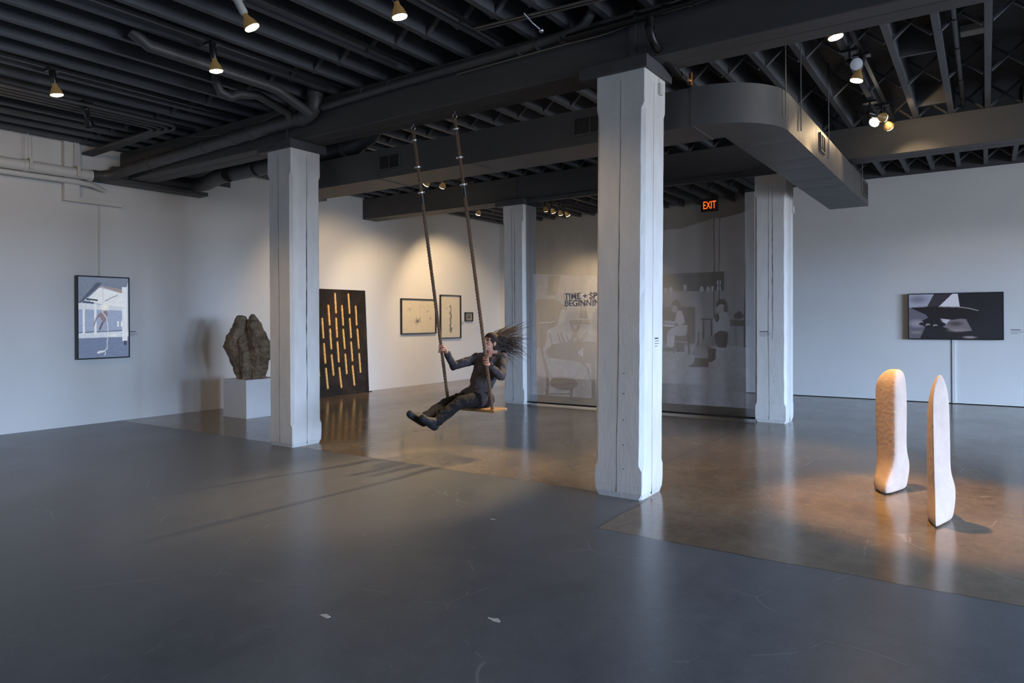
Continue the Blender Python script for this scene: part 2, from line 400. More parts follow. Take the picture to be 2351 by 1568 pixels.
for ci, (cx, cy, ln) in enumerate(COLS):
    root = thing('timber_column', CL[ci], 'column', (cx - CW / 2, cy + CW / 2, 0), 'timber columns'); root['kind'] = 'thing'
    rings = []; rg = random.Random(ci + 3)
    def sec(z, ch, ins=0.0):
        x1 = cx + ln * z / 3.567 - ins; x0 = cx - CW + ln * z / 3.567 + ins; y0 = cy + ins; y1 = cy + CW - ins
        j = lambda: rg.uniform(-0.0025, 0.0025)
        return [(x0 + ch + j(), y0, z), (x1 - ch + j(), y0, z), (x1, y0 + ch + j(), z), (x1, y1 - ch + j(), z), (x1 - ch + j(), y1, z), (x0 + ch + j(), y1, z), (x0, y1 - ch, z), (x0, y0 + ch, z)]
    rings += [sec(0, 0.02, 0.015), sec(0.05, 0.008, 0.003), sec(0.12, 0.006), sec(0.24, 0.006), sec(0.285, 0.032)]
    for k in range(1, 30): rings.append(sec(0.285 + (3.24 - 0.285) * k / 30, 0.032))
    rings += [sec(3.24, 0.032), sec(3.29, 0.006), sec(3.42, 0.006), sec(3.567, 0.006)]
    MB().loft(rings).build('shaft', M_COLUMN, root, org=(cx - CW / 2, cy + CW / 2, 0))
    lx = ln
    cap = MB().box((cx - CW - 0.16 + lx, cy - 0.03, 3.567), (cx + 0.03 + lx if ci else cx + 0.03, cy + CW + 0.08, 3.672))
    bevel(cap.build('cap_plate', M_DARK, root, org=(cx - CW / 2, cy + CW / 2, 3.567)), 0.006)
    orgc = (cx, cy, ln)
    crack(root, orgc, 'front', 0.235, 0.05, 3.5, 0.006, ci * 7 + 1)
    crack(root, orgc, 'side', 0.215 if ci != 1 else 0.2, 0.02, 3.5, (0.016, 0.004, 0.014, 0.004)[ci], ci * 7 + 2)
    if ci in (2, 3): crack(root, orgc, 'front', 0.19, 1.2, 3.4, 0.010, ci * 7 + 3)
    k = MB()
    for z in ([0.25, 0.45, 0.66, 0.88, 1.05] if ci == 1 else [0.3, 0.6]):
        k.tube([(cx - 0.17 + ln * z / 3.567, cy - 0.0025, z), (cx - 0.17 + ln * z / 3.567, cy + 0.01, z)], 0.004, 8)
    k.build('nail_holes', M_CRACK, root, org=(cx - CW / 2, cy + CW / 2, 0))['kind'] = 'stuff'
# little boxes on the columns
def column_box(p, label):
    x, y, z = p
    m = MB().box((x - 0.002, y - 0.03, z - 0.05), (x + 0.028, y + 0.03, z + 0.05))
    root = thing('sensor_box', label, 'sensor', (x, y, z - 0.05), 'sensor boxes')
    bevel(m.build('housing', M_OFFW, root, org=(x, y, z)), 0.006)
    MB().tube([(x + 0.006, y - 0.01, z + 0.05), (x + 0.006, y - 0.012, z + 0.12), (x + 0.008, y - 0.005, z + 0.22)], 0.004, 6).build('wire', M_OFFW, root, org=(x, y, z))
column_box(tuple(pl(1513, 206, 0, COLS[1][0] + 0.047)), 'small off-white sensor box high on the nearest column')
column_box(tuple(pl(1819, 482, 0, COLS[3][0] + 0.018)), 'small off-white sensor box on the column under the duct')

# ---------------------------------------------------------------- beams
def beam(v0, v1, u0, u1, label, h0=3.67, h1=4.10, tie=()):
    root = thing('timber_beam', label, 'beam', ((u0 + u1) / 2, (v0 + v1) / 2, h0)); root['kind'] = 'thing'
    og = ((u0 + u1) / 2, (v0 + v1) / 2, h0)
    vm = (v0 + v1) / 2
    for a, b in ((v0, vm - 0.003), (vm + 0.003, v1)):
        bevel(MB().box((u0, a, h0), (u1, b, h1)).build('plank', M_BEAM, root, org=og), 0.008)
    for t in tie:
        MB().box((t - 0.03, v0 - 0.012, h0 + 0.0), (t + 0.03, v0, h1)).build('strap', M_DARK, root, org=og)
beam(5.42, 5.80, WL, EAST, 'dark grey double timber beam over the two near columns, holding the swing', tie=(-7.0, -2.45))
beam(10.45, 10.86, WL, EAST, 'dark grey timber beam over the two far columns, above the scrim', tie=(-6.95, -2.5))

# ---------------------------------------------------------------- joists
JS = 0.385
us = [-10.80 + JS * i for i in range(42)]
us = [u for u in us if u < 4.6]
BAYS = [(WB + 0.01, 5.78, 'dark grey ceiling joist in the near bay in front of the near beam', 'joists of the near ceiling bay'),
        (5.80, 10.84, 'dark grey ceiling joist between the near beam and the far beam', 'joists of the middle ceiling bay'),
        (10.86, WT - 0.01, 'dark grey ceiling joist beyond the far beam', 'joists of the far ceiling bay')]
for bi, (a, b, lab, grp) in enumerate(BAYS):
    me = None; bme = []
    offs = (0.03, 0.05, 0.03)[bi]
    rows = [(a + (b - a) * t) for t in ((0.30, 0.62, 0.9) if bi == 0 else (0.32, 0.62, 0.92))]
    for k, u in enumerate(us):
        u = u + offs
        if me is None:
            j = MB().box((u - 0.03, a, 4.10), (u + 0.03, b, 4.398)).build('ceiling_joist', M_JOIST, org=(u, (a + b) / 2, 4.10)); me = j.data
        else:
            j = D.objects.new('ceiling_joist', me); COL.objects.link(j); j.location = (u, (a + b) / 2, 4.10)
        tag(j, lab, 'joist', grp); j['kind'] = 'thing'
        if k == len(us) - 1: continue
        for ri, rv in enumerate(rows):
            if not bme or len(bme) < 2:
                for s_ in (0, 1):
                    w0, w1 = 0.03, JS - 0.045
                    z0, z1 = (0.01, 0.285) if s_ == 0 else (0.285, 0.01)
                    mb = MB().bar((w0, s_ * 0.05, z0), (w1, s_ * 0.05, z1), 0.045, 0.022)
                    x = mb.build('cross_brace', M_JOIST); bme.append(x.data); COL.objects.unlink(x); D.objects.remove(x)
            for s_ in (0, 1):
                x = D.objects.new('cross_brace', bme[s_]); COL.objects.link(x); x.parent = j; x.location = (0, rv - (a + b) / 2, 0)
# solid blocking between two joists of the right part
for u, v in ((-0.50, 8.0), (-0.50, 10.0)):
    kk = min(range(len(us)), key=lambda i: abs(us[i] + 0.05 + JS / 2 - u)); uu = us[kk] + 0.05
    solo(MB().box((uu + 0.031, v, 4.13), (uu + JS - 0.031, v + 0.04, 4.397)), 'blocking_board', M_JOIST,
         'dark board nailed between two joists over the boots, ' + ('nearer the camera' if v < 9 else 'close to the far beam'), 'blocking', 'boards between joists')

# ---------------------------------------------------------------- air duct
dm_u = MB(); h0, h1 = 3.2, 3.545; vf, vr, ur, ul = 5.96, 6.50, -1.47, -2.01
duct = thing('air_duct', 'dark grey rectangular air duct with a rounded corner, running to the right wall', 'duct', (-4, 6.2, h0))
og = (-4, 6.2, h0)
def wallpath(outer, inner):
    mb = MB(); n = len(outer)
    vs = []
    for (a, b), (c, d) in zip(outer, inner): vs += [(a, b, h0), (a, b, h1), (c, d, h1), (c, d, h0)]
    fs = []
    for i in range(n - 1):
        for q in range(4): fs.append((i * 4 + q, i * 4 + (q + 1) % 4, (i + 1) * 4 + (q + 1) % 4, (i + 1) * 4 + q))
    fs += [(0, 1, 2, 3), (4 * n - 4, 4 * n - 3, 4 * n - 2, 4 * n - 1)]
    return mb.add(vs, fs)
RC = 0.66
def corner(cx_, cy_, a0, a1, r, n=14):
    return [(cx_ + r * math.cos(a0 + (a1 - a0) * i / n), cy_ + r * math.sin(a0 + (a1 - a0) * i / n)) for i in range(n + 1)]
# straight run along the near beam
wallpath([(-7.55, vf), (ur - RC, vf)], [(-7.55, vr), (ur - RC, vr)]).build('straight_run', M_DUCT, duct, org=og)
# rounded right corner
oc = corner(ur - RC, vf + RC, -math.pi / 2, 0, RC)
ic = [(ur - RC + (ul - (ur - RC)) * min(1, i / 7), vr + (vf + RC - vr) * max(0, (i - 7) / 7)) for i in range(15)]
wallpath(oc, ic).build('rounded_corner', M_DUCT, duct, smooth=True, org=og)
seams = [vf + RC, 7.05, 7.86, 8.35, 9.1, 9.7, 10.48, 11.78]
for a, b in zip(seams[:-1], seams[1:]):
    # each section faintly cross-broken: pyramid-shaped panels
    mb = MB(); vm = (a + b) / 2; hm = (h0 + h1) / 2; bu = 0.006; a += 0.004; b -= 0.004
    c8 = [(ur, a, h0), (ur, b, h0), (ur, b, h1), (ur, a, h1), (ul, a, h0), (ul, b, h0), (ul, b, h1), (ul, a, h1)]
    ap = [(ur + bu, vm, hm), ((ur + ul) / 2, vm, h0 - bu), (ul - bu, vm, hm), ((ur + ul) / 2, vm, h1 + bu)]
    mb.add(c8 + ap, [(0, 1, 8), (1, 2, 8), (2, 3, 8), (3, 0, 8), (0, 4, 9), (4, 5, 9), (5, 1, 9), (1, 0, 9), (4, 7, 10), (7, 6, 10), (6, 5, 10), (5, 4, 10),
                     (3, 2, 11), (2, 6, 11), (6, 7, 11), (7, 3, 11), (0, 3, 7, 4), (1, 5, 6, 2)])
    mb.build('duct_section', M_DUCT, duct, org=og)
# left elbow turning away
olc = corner(-7.55, vf + RC, -math.pi / 2, -math.pi, RC); ilc = [(-7.55 - (0.12) * min(1, i / 7), vr + (vf + RC - vr) * max(0, (i - 7) / 7)) for i in range(15)]
wallpath(olc, ilc).build('left_elbow', M_DUCT, duct, smooth=True, org=og)
for x in (-6.0, -4.6, -3.0, -2.13):
    MB().box((x - 0.012, vf - 0.006, h0 - 0.006), (x + 0.012, vr + 0.006, h1 + 0.006)).build('seam_strip', M_DUCT, duct, org=og)
def grille(p0, p1, axis, label):
    g = thing('vent_grille', label, 'vent', tuple((Vector(p0) + Vector(p1)) / 2), 'vent grilles on the duct')
    og2 = tuple((Vector(p0) + Vector(p1)) / 2)
    f = MB(); s_ = MB(); bk = MB(); e = 0.02
    (a0, z0), (a1, z1) = ((p0[axis], p0[2]), (p1[axis], p1[2])); a0, a1 = min(a0, a1), max(a0, a1); z0, z1 = min(z0, z1), max(z0, z1)
    fix = p0[1 - axis]
    def bb(mb, a, b, c, d, t0, t1):
        if axis == 0: mb.box((a, fix - t1, c), (b, fix - t0, d))
        else: mb.box((fix + t0, a, c), (fix + t1, b, d))
    bb(f, a0, a1, z0, z0 + e, 0, 0.014); bb(f, a0, a1, z1 - e, z1, 0, 0.014); bb(f, a0, a0 + e, z0 + e, z1 - e, 0, 0.014); bb(f, a1 - e, a1, z0 + e, z1 - e, 0, 0.014)
    bb(f, (a0 + a1) / 2 - 0.006, (a0 + a1) / 2 + 0.006, z0 + e, z1 - e, 0.001, 0.012)
    bb(bk, a0 + e, a1 - e, z0 + e, z1 - e, 0.0005, 0.002)
    n = 14
    for i in range(n):
        x = a0 + e + (a1 - a0 - 2 * e) * (i + 0.5) / n; bb(s_, x - 0.002, x + 0.002, z0 + e, z1 - e, 0.002, 0.009)
    f.build('frame', M_DUCT, g, org=og2); bk.build('backing', M_BLACK, g, org=og2); s_.build('louvers', M_DARK, g, org=og2)
grille((-5.98, vf, 3.475), (-5.63, vf, 3.285), 0, 'faint dark louvered grille on the duct behind the left swing rope')
grille((-3.33, vf, 3.475), (-2.95, vf, 3.285), 0, 'black louvered grille on the duct beside the nearest column')
grille((ur + 0.006, 8.02, 3.50), (ur + 0.006, 8.28, 3.30), 1, 'square vent grille on the duct side, the nearer of the two past the corner')
grille((ur + 0.006, 11.2, 3.49), (ur + 0.006, 11.6, 3.29), 1, 'small vent grille at the far end of the duct')
for i, (px, py0, lab) in enumerate(((1803, 200, 'hanger wire at the rounded corner of the duct'), (1838, 240, 'hanger rod just behind the duct corner'),
                                    (1902, 320, 'hanger rod at the middle grille of the duct'), (1979, 405, 'short hanger rod at the far end of the duct'))):
    p = pl(px, py0, 0, ur + 0.01)
    solo(MB().tube([(ur + 0.012, p.y, 4.38), (ur + 0.014, p.y, 3.3)], 0.006, 6), 'hanger_rod', M_CONDUIT, 'thin ' + lab, 'hanger rod', 'duct hanger rods')

# ---------------------------------------------------------------- pipes
def pipe(name, label, pts, r, m, cat='pipe', rings=(), group=None, n=16):
    mb = MB().tube(pts, r, n)
    og2 = tuple(float(q) for q in bbox_center_base(mb))
    if not rings:
        return tag(mb.build(name, m, smooth=True, org=og2), label, cat, group)
    root = thing(name, label, cat, og2, group); mb.build('pipe_run', m, root, smooth=True, org=og2)
    for (a, b, rr) in rings:
        MB().tube([a, b], rr, n).build('collar', m, root, smooth=True, org=og2)
    return root
X_, Y_, Z_ = Vector((1, 0, 0)), Vector((0, 1, 0)), Vector((0, 0, 1))
zc = lambda u: 3.77 + (u + 10.5) * 0.026
ptsP = [(WL + 0.17, 4.94, 3.665), (WL + 0.17, 5.06, 3.67), (WL + 0.22, 5.19, 3.70), (WL + 0.36, 5.27, 3.75), (-10.3, 5.30, zc(-10.3))] + [(u, 5.30, zc(u)) for u in (-9, -8, -7, -6.50)]
ptsP += [Vector(p) for p in arc((-6.50, 5.30, zc(-6.5) + 0.17), X_, Z_, 0.17, -math.pi / 2, 0, 8)] + [(-6.33, 5.30, 4.39)]
pipe('drain_pipe', 'thick dark drain pipe slung along the near beam, bending up at its right end', ptsP, 0.082, M_PIPE,
     rings=[((u, 5.30, zc(u)), (u + 0.06, 5.30, zc(u + 0.06)), 0.090) for u in (-9.9, -8.55, -7.9, -7.55, -6.62)] + [((-6.33, 5.30, 4.06), (-6.33, 5.30, 4.12), 0.09)])
pipe('drain_pipe', 'thick white drain pipe high along the left wall', [(WL + 0.17, WB + 0.02, 3.60), (WL + 0.17, 4.93, 3.66)], 0.078, M_WPIPE,
     rings=[((WL + 0.17, v, 3.655), (WL + 0.17, v + 0.05, 3.656), 0.086) for v in (4.88, 4.05, 2.0)])
pipe('water_pipe', 'thinner white pipe running under the thick white pipe on the left wall',
     [(WL + 0.13, WB + 0.02, 3.49), (WL + 0.13, 4.7, 3.54), (WL + 0.12, 4.95, 3.53), (WL + 0.03, 5.15, 3.49)], 0.037, M_WPIPE)
for v, lab in ((4.12, 'white pipe hanger strap on the left wall, the nearer one'), (4.72, 'white pipe hanger strap beside the wall post')):
    root = thing('pipe_hanger', lab, 'hanger', (WL + 0.17, v, 3.56), 'white pipe hangers')
    og2 = (WL + 0.17, v, 3.56)
    MB().tube(arc((WL + 0.17, v, 3.655), X_, Z_, 0.095, math.pi * 0.05, math.pi * 1.0, 12), 0.012, 6).build('strap', M_OFFW, root, org=og2)
    MB().box((WL + 0.262, v - 0.02, 3.60), (WL + 0.272, v + 0.02, 3.75)).build('buckle', M_OFFW, root, org=og2)
    MB().tube([(WL + 0.17, v, 3.75), (WL + 0.16, v, 4.36)], 0.007, 6).build('rod', M_OFFW, root, org=og2)
# black pipe past the beam along the wall, then along behind the beam
pb = [(WL + 0.15, 5.24, 3.74), (WL + 0.15, 6.35, 3.76)] + [Vector(p) for p in arc((WL + 0.32, 6.35, 3.76), -X_, Y_, 0.17, 0, math.pi / 2, 6)]
pb += [(-10.4, 6.50, 3.75), (-9.6, 6.22, 3.72), (-8.2, 6.12, 3.69), (-6.55, 6.12, 3.72), (-6.3, 6.12, 3.80), (-6.12, 6.12, 4.0), (-6.05, 6.12, 4.38)]
pipe('drain_pipe', 'thick black pipe wrapping from the left wall behind the near beam', pb, 0.115, M_PIPE,
     rings=[((u, 6.12, 3.70), (u + 0.05, 6.12, 3.70), 0.124) for u in (-9.3, -8.6, -7.4, -6.75)])
struct(MB().box((WL + 0.0005, 5.82, 3.71), (WL + 0.018, 6.72, 4.25)).box((WL + 0.0005, 6.72, 3.86), (WL + 0.018, 7.3, 4.25)).build('trim_3', M_DARK))
solo(MB().box((WL + 0.001, 5.0, 3.60), (WL + 0.26, 6.72, 3.66)), 'wall_shelf_board', M_DARK, 'dark board on the left wall beneath the black pipe', 'board')
# conduit along the beam top
p2 = [(-6.25, 5.34, 3.95), (-5.1, 5.34, 3.98), (-3.5, 5.34, 4.0), (-3.0, 5.34, 4.02), (-2.86, 5.34, 4.06), (-2.76, 5.32, 4.18), (-2.72, 5.30, 4.38)]
pipe('conduit_pipe', 'dark conduit with wire ties along the top of the near beam', p2, 0.042, M_PIPE, rings=[((u, 5.34, 3.99), (u + 0.012, 5.34, 3.99), 0.048) for u in (-5.6, -5.2, -3.55, -3.35, -3.1)])
a_, b_ = pl(1090, 65, 2, 4.06), pl(1345, 2, 2, 4.06)
pipe('metal_conduit', 'thin shiny metal conduit crossing under the joists above the swing', [a_, b_ + (b_ - a_) * 1.2], 0.012, M_CONDUIT)
pipe('metal_conduit', 'second shiny conduit just behind the first, under the joists above the swing', [a_ + Vector((0, .05, 0)), b_ + (b_ - a_) * 1.2 + Vector((0, .05, 0))], 0.010, M_CONDUIT)
a_, b_ = pl(1203, 30, 2, 4.06), pl(1243, 70, 2, 3.95)
solo(MB().tube([a_, (a_ + b_) / 2 + Vector((0, 0, -0.01)), b_], 0.006, 6).ball(b_, 0.022), 'cable_end', M_STEEL, 'loose white cable end tied in a knot near the top beam', 'cable')
# diagonal pipe in the near bay with drops into the drain
a_, b_ = pl(340, 105, 2, 4.03), pl(610, 195, 2, 4.03)
c_ = Vector((b_.x + 0.12, 5.1, 4.0))
pipe('branch_pipe', 'dark branch pipe along the joists dropping into the drain pipe', [a_ + Vector((-.05, -.12, .1)), a_, b_, b_ + Vector((.04, .12, -.03)), (b_.x + .02, 5.22, 3.86)], 0.052, M_PIPE)
a_ = pl(497, 190, 2, 4.05)
pipe('branch_pipe', 'dark curved trap pipe hanging below the joists near the drain pipe',
     [a_ + Vector((0, 0, .15)), a_, a_ + Vector((.01, .04, -.09)), a_ + Vector((.03, .14, -.12)), a_ + Vector((.05, .24, -.07)), a_ + Vector((.08, .45, -.03)), (a_.x + .1, 5.18, 3.92), (a_.x + .05, 5.27, 3.84)], 0.048, M_PIPE)
a_ = pl(330, 215, 2, 4.02)
for k in range(4):
    q = Vector((-8.62 - 0.11 * k, 0, 4.03)); 
    pts = [(q.x, 2.2, q.z), (q.x, 4.85 - 0.04 * k, q.z)] + [Vector(p) for p in arc((q.x - 0.16, 4.85 - 0.04 * k, q.z), X_, Y_, 0.16, 0, math.pi / 2, 6)] + [(WL + 0.02, 5.01 - 0.04 * k, 3.99)]
    pipe('bent_conduit', 'dark bent conduit, one of four curving to the left wall', pts, 0.022, M_PIPE, group='four bent conduits', n=8)
# black iron pipe at the nearest column
ip = [(EAST - 0.1, 5.27, 4.02), (-1.9, 5.27, 3.98), (-2.12, 5.27, 3.97)]
pipe('iron_pipe', 'black iron pipe running right along the near beam from the nearest column', [(-3.0, 5.28, 3.955), (-2.3, 5.28, 3.965), (-1.2, 5.28, 3.99), (2.0, 5.28, 4.04)], 0.034, M_IRON,
     rings=[((u, 5.28, 3.972), (u + 0.03, 5.28, 3.972), 0.042) for u in (-2.36, -2.12, -1.9)])
pipe('iron_drop_pipe', 'black iron pipe dropping beside the nearest column top and turning back', [(-2.235, 5.28, 3.96), (-2.235, 5.28, 3.84), (-2.225, 5.30, 3.78), (-2.22, 5.36, 3.745), (-2.22, 5.9, 3.635)], 0.034, M_IRON,
     rings=[((-2.235, 5.28, 3.86), (-2.235, 5.28, 3.89), 0.041), ((-2.22, 5.42, 3.735), (-2.22, 5.44, 3.731), 0.040), ((-2.22, 5.86, 3.642), (-2.22, 5.88, 3.64), 0.040)])
solo(MB().tube([(-2.13, 5.93, 3.66), (-2.13, 5.93, 3.55)], 0.018, 10).tube([(-2.13, 5.93, 3.60), (-2.13, 5.88, 3.585)], 0.014, 8), 'valve', M_BRASS, 'small brass valve behind the nearest column top', 'valve')
pipe('sprinkler_pipe', 'long dark sprinkler pipe between the joists above the boots', [(-0.22, 5.85, 4.16), (-0.22, 10.44, 4.16)], 0.026, M_IRON,
     rings=[((-0.22, v, 4.16), (-0.22, v + 0.03, 4.16), 0.032) for v in (7.3, 8.1, 9.2, 10.0)])
p = pl(2235, 68, 2, 4.36)
root = thing('junction_box', 'pale grey rectangular box on the ceiling boards, upper right', 'box', (p.x, p.y, 4.33))
bevel(MB().box((p.x - 0.11, p.y - 0.08, 4.33), (p.x + 0.11, p.y + 0.08, 4.399)).build('housing', M_BOXW, root, org=(p.x, p.y, 4.33)), 0.006)
MB().tube([(p.x - 0.11, p.y, 4.36), (p.x - 0.02, p.y + .2, 4.35), (p.x, p.y + 0.5, 4.38)], 0.004, 6).build('wire', M_BLACK, root, org=(p.x, p.y, 4.33))
# loose cable loop above the nearest column
pts = [Vector((-3.0, 5.33, 3.93)) + Vector((1.0 * t, 0, -0.05 * math.sin(math.pi * t) + 0.12 * t)) for t in [i / 12 for i in range(13)]]
pipe('loose_cable', 'pale loose cable sagging along the near beam by the nearest column', [(-4.3, 5.36, 3.93)] + pts, 0.007, M_CONDUIT, 'cable', n=6)
pts = [Vector((-9.0 + 2.1 * t, 5.36, 4.04 - 0.10 * math.sin(math.pi * t))) for t in [i / 14 for i in range(15)]]
pipe('loose_cable', 'thin dark cable sagging above the drain pipe on the left', pts, 0.006, M_CONDUIT, 'cable', n=6)

# left wall post and ledge
root = thing('wall_post', 'white boxed post with a ledge high on the left wall behind the pipes', 'post', (WL, 4.78, 3.33))
og2 = (WL, 4.78, 3.33)
MB().box((WL + 0.001, 4.60, 3.33), (WL + 0.10, 4.80, 4.25)).build('post', M_WALL, root, org=og2)
bevel(MB().box((WL + 0.001, 4.60, 3.26), (WL + 0.10, 5.42, 3.33)).build('ledge', M_WALL, root, org=og2), 0.004)
p0 = pl(226, 460, 0, WL); p1 = pl(226, 634, 0, WL)
solo(MB().tube([(WL + 0.012, p0.y, 3.26), (WL + 0.012, p0.y, 2.18)], 0.010, 8), 'cable_cover', M_OFFW, 'thin pale cable cover on the left wall above the portrait screen', 'cable cover')
solo(MB().tube([(WL + .03, 4.9, 4.2), (WL + .03, 4.98, 4.1), (WL + .03, 5.06, 4.08), (WL + .03, 5.1, 4.2)], 0.006, 6), 'wire_loop', M_OFFW, 'small loop of white wire near the top of the left wall', 'wire')

# ---------------------------------------------------------------- track lamps
LH = 3.84
def lp(px, py, h=LH): return pl(px, py, 2, h)
_u = lambda px, py: lp(px, py).x
TRACKS = [(_u(130, 215), 0.5, 5.3, 'black lamp track under the near ceiling bay, leftmost'), (_u(205, 285) - 0.05, 2.0, 5.3, 'black lamp track nearest the left wall'),
          (_u(496, 160), 1.0, 5.3, 'black lamp track in the near bay holding the second lamp from the left'), (_u(575, 60), 1.0, 5.2, 'black lamp track in the near bay holding the tilted grey lamp'),
          (_u(917, 35), 1.0, 5.3, 'black lamp track in the near bay left of the nearest column'), (-0.99, 5.85, 10.40, 'black lamp track along the joists right of the duct'),
          (_u(977, 422) + 0.10, 7.9, 10.35, 'black lamp track behind the duct, over the dark panel'), (_u(1098, 490) + .08, 10.95, 14.0, 'black lamp track beyond the far beam by the left wall'),
          (_u(1270, 485), 11.6, 15.0, 'black lamp track behind the scrim')]
for u, a, b, lab in TRACKS:
    solo(MB().box((u - 0.018, a, 4.075), (u + 0.018, b, 4.0995)), 'lamp_track', M_BLACK, lab, 'lamp track', 'lamp tracks')
proto = None
def lamp(pos, target, label, power=60, size=1.1, body=None, on=True, blend=0.6, group='track lamps', col=(1.0, 0.70, 0.40)):
    """pos: centre of the lens"""
    body = body or M_BLACK
    pos = Vector(pos); d = (Vector(target) - pos).normalized()
    joint = pos - d * 0.20
    root = thing('track_lamp', label, 'lamp', tuple(joint), group)
    q = d.to_track_quat('-Z', 'Y')
    def place(mb, nm, m, smooth=True):
        x = mb.build(nm, m, None, smooth=smooth); x.parent = root; x.rotation_euler = q.to_euler(); return x
    hd = MB().lathe([(0.022, 0.04), (0.03, 0.03), (0.032, -0.08), (0.026, -0.10)], n=20)
    place(hd, 'socket', body)
    rf = MB().lathe([(0.020, -0.10), (0.024, -0.125), (0.045, -0.16), (0.058, -0.20), (0.060, -0.212)], n=24, cap=False)
    place(rf, 'reflector', M_REFL if on else body)
    ln = MB().lathe([(0.057, -0.208), (0.055, -0.219), (0.035, -0.226), (0.004, -0.229)], n=24)
    place(ln, 'lens', M_LENS if on else M_LENSOFF)
    st = MB().tube([(0, 0, 0), (0, 0, 0.03), (0, 0, max(0.04, 4.075 - joint.z))], 0.011, 8).box((-0.075, -0.05, max(0.02, 4.05 - joint.z)), (0.075, 0.05, 4.077 - joint.z))
    x = st.build('stem', body, None); x.parent = root
    if on:
        l = D.lights.new('lamp_beam', 'SPOT'); l.energy = power; l.color = col; l.spot_size = size; l.spot_blend = blend; l.shadow_soft_size = 0.05
        lo = D.objects.new('lamp_beam', l); COL.objects.link(lo); lo.parent = root
        lo.location = d * 0.24; lo.rotation_euler = q.to_euler()
    return root
LP = 330
def on(p, dx, dy, z=0): return (p.x + dx, p.y + dy, z)
p = lp(130, 215); lamp(p, on(p, .1, .7), 'lit track lamp farthest left, pointing down at the near floor', LP * 0.22, 1.8)
p = lp(496, 160); lamp(p, on(p, .1, .6), 'lit track lamp second from the left, above the left column', LP * 0.20, 1.9)
p = lp(577, 60); lamp(p, on(p, 1.3, 1.6), 'lit track lamp with a tilted grey socket at the top of the photo', LP * 0.10, 1.7, body=M_OFFW)
p = lp(917, 35); lamp(p, on(p, .5, .7), 'bright lit lamp at the top centre of the photo', LP * 0.17, 2.1)
p = lp(1918, 82); lamp(p, (-0.35, 6.35, 0.2), 'lit lamp right of the duct corner, nearest on its track', LP * 2.6, 0.75, col=(1.0, 0.55, 0.20))
p = lp(1965, 147, 3.88); lamp(p, (-0.2, 5.5, 3.0), 'unlit lamp with a pale glass face right of the duct', 0, on=False)
p = lp(1967, 182); lamp(p, on(p, -0.9, -.3), 'lit lamp just below the unlit one, right of the duct', LP * 0.8, 1.1, col=(1.0, 0.68, 0.32))
p = lp(2008, 280, 3.88); lamp(p, (-1.6, 8.6, 3.0), 'brightest lamp of the cluster of three near the far beam', LP * 0.08, 1.9)
p = lp(2027, 270, 3.9); lamp(p, (-0.4, 10.2, 3.75), 'tilted middle lamp of the cluster of three near the far beam', LP * 0.07, 2.4)
p = lp(2040, 290, 3.84); lamp(p, (0.3, 13.9, 1.5), 'small sideways lamp of the cluster of three near the far beam', LP * 0.12, 1.0)
p = lp(979, 422, 3.86); lamp(p, (-11.0, 9.6, 1.3), 'lit lamp behind the left swing rope, under the duct edge', LP * 0.6, 1.4)
p = lp(1016, 427, 3.86); lamp(p, (-11.0, 11.2, 1.2), 'lit lamp between the two swing ropes, in front of the far beam', LP * 0.8, 1.1)
p = lp(1098, 490); lamp(p, (-11.0, 13.2, 1.4), 'small lit lamp under the far beam left of the scrim', LP * 0.75, 1.6)
for px, py, lab, tg in ((1253, 481, 'leftmost', (-8.9, 15.5, 1.4)), (1270, 485, 'second from left', (-8.0, 15.5, 1.5)), (1287, 490, 'third from left', (-8.4, 15.5, 1.4)), (1303, 493, 'rightmost', (-7.2, 15.5, 1.8))):
    lamp(lp(px, py), tg, 'dim lit lamp behind the scrim, %s of the row of four' % lab, LP * 0.38, 1.1, group='row of four lamps behind the scrim')
lamp((-4.3, 9.6, 3.86), (-4.6, 5.1, 0.0), 'lamp hidden behind the duct above the swing', LP * 4.0, 0.5, col=(1.0, 0.70, 0.36))
p = lp(205, 287); lamp(p, (-10.9, 5.5, 1.6), 'black lamp head near the white post on the left wall', 0, on=False)
lamp((-7.8, 2.2, 3.84), (-10.98, 4.6, 1.7), 'unseen lamp added above the frame to brighten the left wall', LP * 0.16, 1.6)  # extra lamp out of view, added to lift the left wall's brightness

# ---------------------------------------------------------------- scrim
def scrim_material():
    m = D.materials.new('printed_scrim'); m.use_nodes = True; n, l = nodes_of(m)
    for x in list(n): n.remove(x)
    out = n.new('ShaderNodeOutputMaterial'); a = n.new('ShaderNodeAttribute'); a.attribute_name = 'ink'
    df = n.new('ShaderNodeBsdfDiffuse'); tl = n.new('ShaderNodeBsdfTranslucent'); tr = n.new('ShaderNodeBsdfTransparent'); gl = n.new('ShaderNodeBsdfGlossy')
    gl.inputs['Roughness'].default_value = 0.12; gl.inputs['Color'].default_value = (1, 1, 1, 1)
    l.new(a.outputs['Color'], df.inputs[0]); l.new(a.outputs['Color'], tl.inputs[0])
    m1 = n.new('ShaderNodeMixShader'); m1.inputs[0].default_value = 0.35; l.new(df.outputs[0], m1.inputs[1]); l.new(tl.outputs[0], m1.inputs[2])
    m2 = n.new('ShaderNodeMixShader'); m2.inputs[0].default_value = 0.53; l.new(tr.outputs[0], m2.inputs[1]); l.new(m1.outputs[0], m2.inputs[2])
    m3 = n.new('ShaderNodeMixShader'); m3.inputs[0].default_value = 0.05; l.new(m2.outputs[0], m3.inputs[1]); l.new(gl.outputs[0], m3.inputs[2])
    l.new(m3.outputs[0], out.inputs[0]); return m
SV = 10.42
su0, su1, sh0, sh1 = -6.79, -2.80, 0.05, 3.60
def T(pts, ox, oy, s):
    r = []
    for x, y in pts:
        p = pl(ox + x / s, oy + y / s, 1, SV); r.append((p.x, p.z))
    return r
A = lambda *pts: T(pts, 1225, 600, 4.613)
